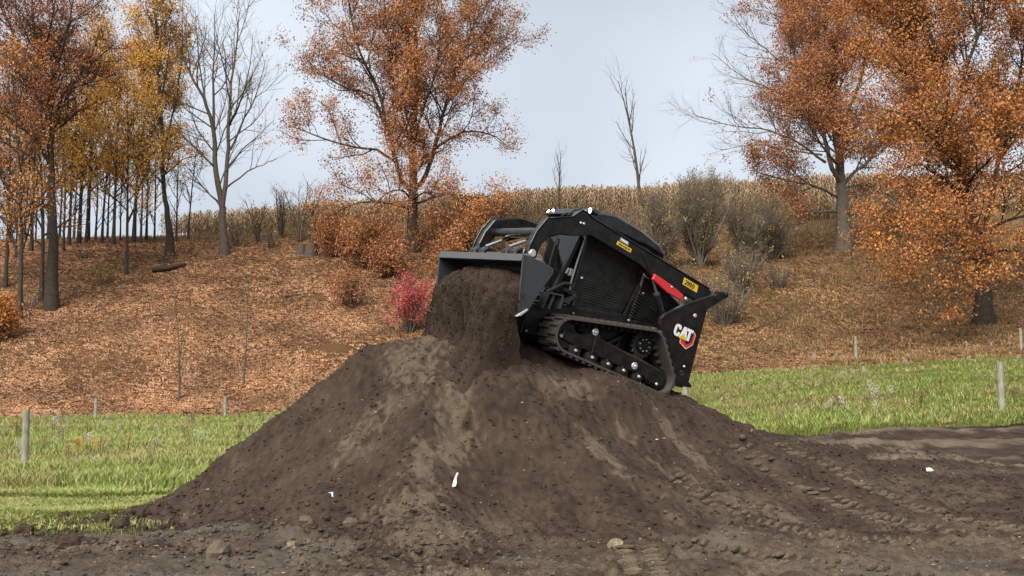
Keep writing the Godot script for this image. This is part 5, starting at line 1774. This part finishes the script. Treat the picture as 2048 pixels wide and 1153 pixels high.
	for q in [["plastic_scrap", 664, 994, "small pale-blue plastic scrap on the heap's left flank", "blue_scrap"], ["plastic_scrap", 1860, 943, "white plastic scrap lying in the yard at the right", "white_scrap"]]:
		var p := on_soil(q[1], q[2])
		var m2 := MB.new()
		m2.quad(Vector3(-0.05, 0.0, 0.02), Vector3(0.01, 0.0, 0.03), Vector3(0.0, 0.05, -0.01), Vector3(-0.045, 0.045, -0.02), Vector3(0, 1, 0.5))
		m2.quad(Vector3(0.01, 0.0, 0.03), Vector3(0.06, 0.005, 0.0), Vector3(0.045, 0.04, -0.03), Vector3(0.0, 0.05, -0.01), Vector3(0, 1, 0.5))
		var o := put(q[0], m2.mesh(), mats[q[4]])
		o.position = p
		tag(o, q[3], "litter", "litter")

func build_fence() -> void:
	var posts := [
		[48, 22.5, 1.25, 0.075, "weathered round fence post nearest, left of the heap"], [190, 52.5, 1.1, 0.08, "far fence post below the leafy slope, left of the pair"], [450, 53.5, 1.15, 0.08, "far fence post below the leafy slope, right of the pair"],
		[2005, 28.0, 1.3, 0.085, "weathered fence post at the right edge of the meadow"], [1713, 58.0, 1.25, 0.08, "far fence post below the right-hand oaks"], [2044, 57.0, 1.2, 0.08, "far fence post cut by the right edge"], [1373, 27.0, 1.2, 0.08, "fence post just behind the loader's tail"]]
	for q in posts:
		var p := spot(q[0], q[1])
		var mb := MB.new()
		var r: float = q[3]
		var h: float = q[2]
		mb.tube(PackedVector3Array([Vector3(0, -0.3, 0), Vector3(0.004, h * 0.5, 0), Vector3(0.012, h - 0.015, 0.0), Vector3(0.012, h, 0)]), PackedFloat32Array([r, r * 0.98, r * 0.95, r * 0.86]), 14, true)
		var o := put("fence_post", mb.mesh(), mats.post)
		o.position = p
		o.rotation.y = q[0]
		tag(o, q[4], "fence post", "fence posts around the meadow")

func build_materials() -> void:
	var tint := func(t: Texture2D, scale: float, rough: float) -> StandardMaterial3D:
		var m := StandardMaterial3D.new()
		m.vertex_color_use_as_albedo = true
		m.albedo_texture = t
		m.uv1_triplanar = true
		m.uv1_world_triplanar = true
		m.uv1_scale = Vector3.ONE * scale
		m.roughness = rough
		m.metallic_specular = 0.25
		return m
	var grit := noise_tex(0.05, 5, 4, Color(0.5, 0.48, 0.46), Color(1, 1, 1), FastNoiseLite.TYPE_SIMPLEX, 1024)
	var soil: StandardMaterial3D = tint.call(grit, 1.4, 0.95)
	soil.heightmap_enabled = true
	soil.heightmap_texture = noise_tex(0.045, 5, 9, Color.BLACK, Color.WHITE, FastNoiseLite.TYPE_SIMPLEX, 1024)
	soil.heightmap_scale = 1.8
	mats.soil = soil
	mats.turf = tint.call(noise_tex(0.05, 4, 6, Color(0.55, 0.55, 0.5), Color(1, 1, 1)), 0.35, 0.95)
	var leaf := StandardMaterial3D.new()
	leaf.vertex_color_use_as_albedo = true
	leaf.roughness = 0.65
	leaf.metallic_specular = 0.3
	leaf.backlight_enabled = true
	leaf.backlight = Color(0.45, 0.4, 0.35)
	leaf.cull_mode = BaseMaterial3D.CULL_DISABLED
	mats.leaf = leaf
	var grass := leaf.duplicate()
	grass.roughness = 0.6
	mats.grass = grass
	mats.goldenrod = paint(0.62, 0.42, 0.02, 0.8)
	var bark := func(a: Color, b: Color) -> StandardMaterial3D:
		var m := StandardMaterial3D.new()
		m.albedo_texture = noise_tex(0.03, 4, 12, a, b, FastNoiseLite.TYPE_SIMPLEX, 256)
		m.uv1_triplanar = true
		m.uv1_scale = Vector3(1.6, 0.35, 1.6)
		m.roughness = 0.9
		m.metallic_specular = 0.2
		return m
	mats.bark_dark = bark.call(lin(0.03, 0.024, 0.02), lin(0.1, 0.085, 0.07))
	mats.bark_pale = bark.call(lin(0.085, 0.075, 0.065), lin(0.22, 0.2, 0.175))
	mats.bark_grey = bark.call(lin(0.06, 0.05, 0.042), lin(0.16, 0.14, 0.12))
	mats.twig = bark.call(lin(0.1, 0.085, 0.07), lin(0.24, 0.21, 0.18))
	mats.post = bark.call(lin(0.17, 0.17, 0.14), lin(0.36, 0.36, 0.3))
	# loader
	var dusty := func(r: float, g: float, b: float, rough: float, coat: float) -> StandardMaterial3D:
		var m := paint(r, g, b, rough)
		m.roughness_texture = noise_tex(0.02, 4, 15, Color(0.65, 0.65, 0.65), Color(1, 1, 1), FastNoiseLite.TYPE_SIMPLEX, 256)
		m.uv1_triplanar = true
		m.uv1_scale = Vector3.ONE * 1.2
		m.metallic_specular = 0.4
		if r < 0.02:
			var hi := lin(r * 1.7 + 0.009, g * 1.7 + 0.0075, b * 1.6 + 0.0055)
			m.albedo_color = Color.WHITE
			m.albedo_texture = noise_tex(0.012, 5, 25, lin(r * 0.7, g * 0.7, b * 0.7), hi, FastNoiseLite.TYPE_SIMPLEX, 256)
		if coat > 0.0:
			m.clearcoat_enabled = true
			m.clearcoat = coat
			m.clearcoat_roughness = 0.15
		return m
	mats.black = dusty.call(0.006, 0.0066, 0.0074, 0.36, 0.3)
	mats.gloss_black = dusty.call(0.006, 0.0066, 0.0074, 0.3, 1.0)
	mats.black_dull = dusty.call(0.005, 0.0055, 0.006, 0.5, 0.1)
	mats.roof_black = dusty.call(0.012, 0.014, 0.018, 0.38, 0.3)
	mats.edge = dusty.call(0.16, 0.17, 0.18, 0.4, 0.0)
	mats.edge_dark = dusty.call(0.06, 0.065, 0.07, 0.4, 0.2)
	mats.bucket = dusty.call(0.045, 0.051, 0.059, 0.42, 0.15)
	mats.bucket_bar = dusty.call(0.085, 0.093, 0.1, 0.55, 0.0)
	mats.steel_dark = dusty.call(0.03, 0.03, 0.03, 0.5, 0.0)
	mats.steel_dusty = dusty.call(0.1, 0.085, 0.07, 0.9, 0.0)
	mats.roller = dusty.call(0.02, 0.018, 0.016, 0.75, 0.0)
	mats.rubber = dusty.call(0.012, 0.012, 0.012, 0.75, 0.0)
	mats.rubber_track = dusty.call(0.065, 0.06, 0.055, 0.85, 0.0)
	mats.zinc = paint(0.62, 0.64, 0.66, 0.35, 0.6)
	mats.chrome = paint(0.75, 0.76, 0.78, 0.12, 1.0)
	mats.red = paint(0.62, 0.03, 0.035, 0.45)
	mats.yellow = paint(0.75, 0.46, 0.03, 0.5)
	mats.ink = paint(0.01, 0.01, 0.011, 0.6)
	mats.label_white = paint(0.8, 0.82, 0.84, 0.5)
	mats.label_grey = paint(0.35, 0.36, 0.33, 0.5)
	mats.tan_print = paint(0.7, 0.55, 0.38, 0.5)
	var gl := StandardMaterial3D.new()
	gl.albedo_color = Color(0.12, 0.14, 0.15, 0.25)
	gl.transparency = BaseMaterial3D.TRANSPARENCY_ALPHA
	gl.roughness = 0.02
	gl.metallic_specular = 1.0
	mats.glass = gl
	var lamp := paint(0.9, 0.9, 0.9, 0.3)
	lamp.emission_enabled = true
	lamp.emission = Color(0.93, 1.0, 0.96)
	lamp.emission_energy_multiplier = 3.0
	mats.lamp = lamp
	mats.clod = bark.call(lin(0.035, 0.025, 0.018), lin(0.075, 0.055, 0.042))
	mats.stone = bark.call(lin(0.07, 0.055, 0.042), lin(0.17, 0.14, 0.11))
	mats.stone_pale = bark.call(lin(0.1, 0.08, 0.055), lin(0.36, 0.31, 0.21))
	var st := StandardMaterial3D.new()
	st.vertex_color_use_as_albedo = true
	st.roughness = 0.9
	mats.stone_tint = st
	mats.white_scrap = paint(0.5, 0.49, 0.46, 0.6)
	mats.blue_scrap = paint(0.3, 0.4, 0.48, 0.5)

func _ready() -> void:
	rng.seed = 20221
	for q in [[n_big, 0.06, 3, 1], [n_mid, 1.6, 3, 2], [n_fine, 7.0, 3, 3], [n_patch, 0.16, 3, 4]]:
		var f: FastNoiseLite = q[0]
		f.noise_type = FastNoiseLite.TYPE_SIMPLEX_SMOOTH
		f.frequency = q[1]
		f.fractal_octaves = q[2]
		f.seed = q[3]
	n_clod.noise_type = FastNoiseLite.TYPE_CELLULAR
	n_clod.cellular_return_type = FastNoiseLite.RETURN_DISTANCE
	n_clod.fractal_type = FastNoiseLite.FRACTAL_NONE
	n_clod.frequency = 9.0
	n_clod.seed = 5
	# camera
	var cam := Camera3D.new()
	cam.name = "camera"
	add_child(cam)
	cam.position = Vector3(0, EYE, 0)
	cam.rotation = Vector3(PITCH, 0, 0)
	cam.fov = rad_to_deg(2.0 * atan(576.5 / FOCAL))
	cam.near = 0.1
	cam.far = 1500.0
	cam.current = true
	# overcast sky and a veiled sun
	var env := Environment.new()
	env.background_mode = Environment.BG_SKY
	var sm := ProceduralSkyMaterial.new()
	sm.sky_top_color = lin(0.18, 0.202, 0.234)
	sm.sky_horizon_color = lin(0.147, 0.168, 0.194)
	sm.sky_curve = 0.35
	sm.ground_bottom_color = lin(0.05, 0.045, 0.03)
	sm.ground_horizon_color = lin(0.14, 0.14, 0.14)
	sm.sun_angle_max = 1.0
	sm.energy_multiplier = 1.0
	var veil := noise_tex(0.009, 4, 33, Color(1, 1, 1, 0.0), Color(0.95, 0.98, 1.0, 0.13), FastNoiseLite.TYPE_SIMPLEX_SMOOTH, 512)
	veil.width = 1024
	sm.sky_cover = veil
	var sky := Sky.new()
	sky.sky_material = sm
	env.sky = sky
	env.tonemap_mode = Environment.TONE_MAPPER_LINEAR
	env.tonemap_exposure = 3.2
	env.sdfgi_enabled = true
	env.ssao_enabled = true
	env.ssil_enabled = true
	var we := WorldEnvironment.new()
	we.name = "world_environment"
	we.environment = env
	add_child(we)
	var sun := DirectionalLight3D.new()
	sun.name = "sun"
	sun.light_color = Color(1.0, 0.96, 0.9)
	sun.light_energy = 0.5
	sun.light_angular_distance = 40.0
	sun.shadow_enabled = true
	sun.rotation_degrees = Vector3(-44, -26, 0)
	add_child(sun)
	# the place
	build_materials()
	solve_heap()
	build_ground()
	print("ground ", Time.get_ticks_msec())
	build_trees()
	print("trees ", Time.get_ticks_msec())
	scatter_litter()
	scatter_corn()
	scatter_grass()
	print("cover ", Time.get_ticks_msec())
	build_fence()
	build_loader()
	build_bits()
	print("done ", Time.get_ticks_msec())
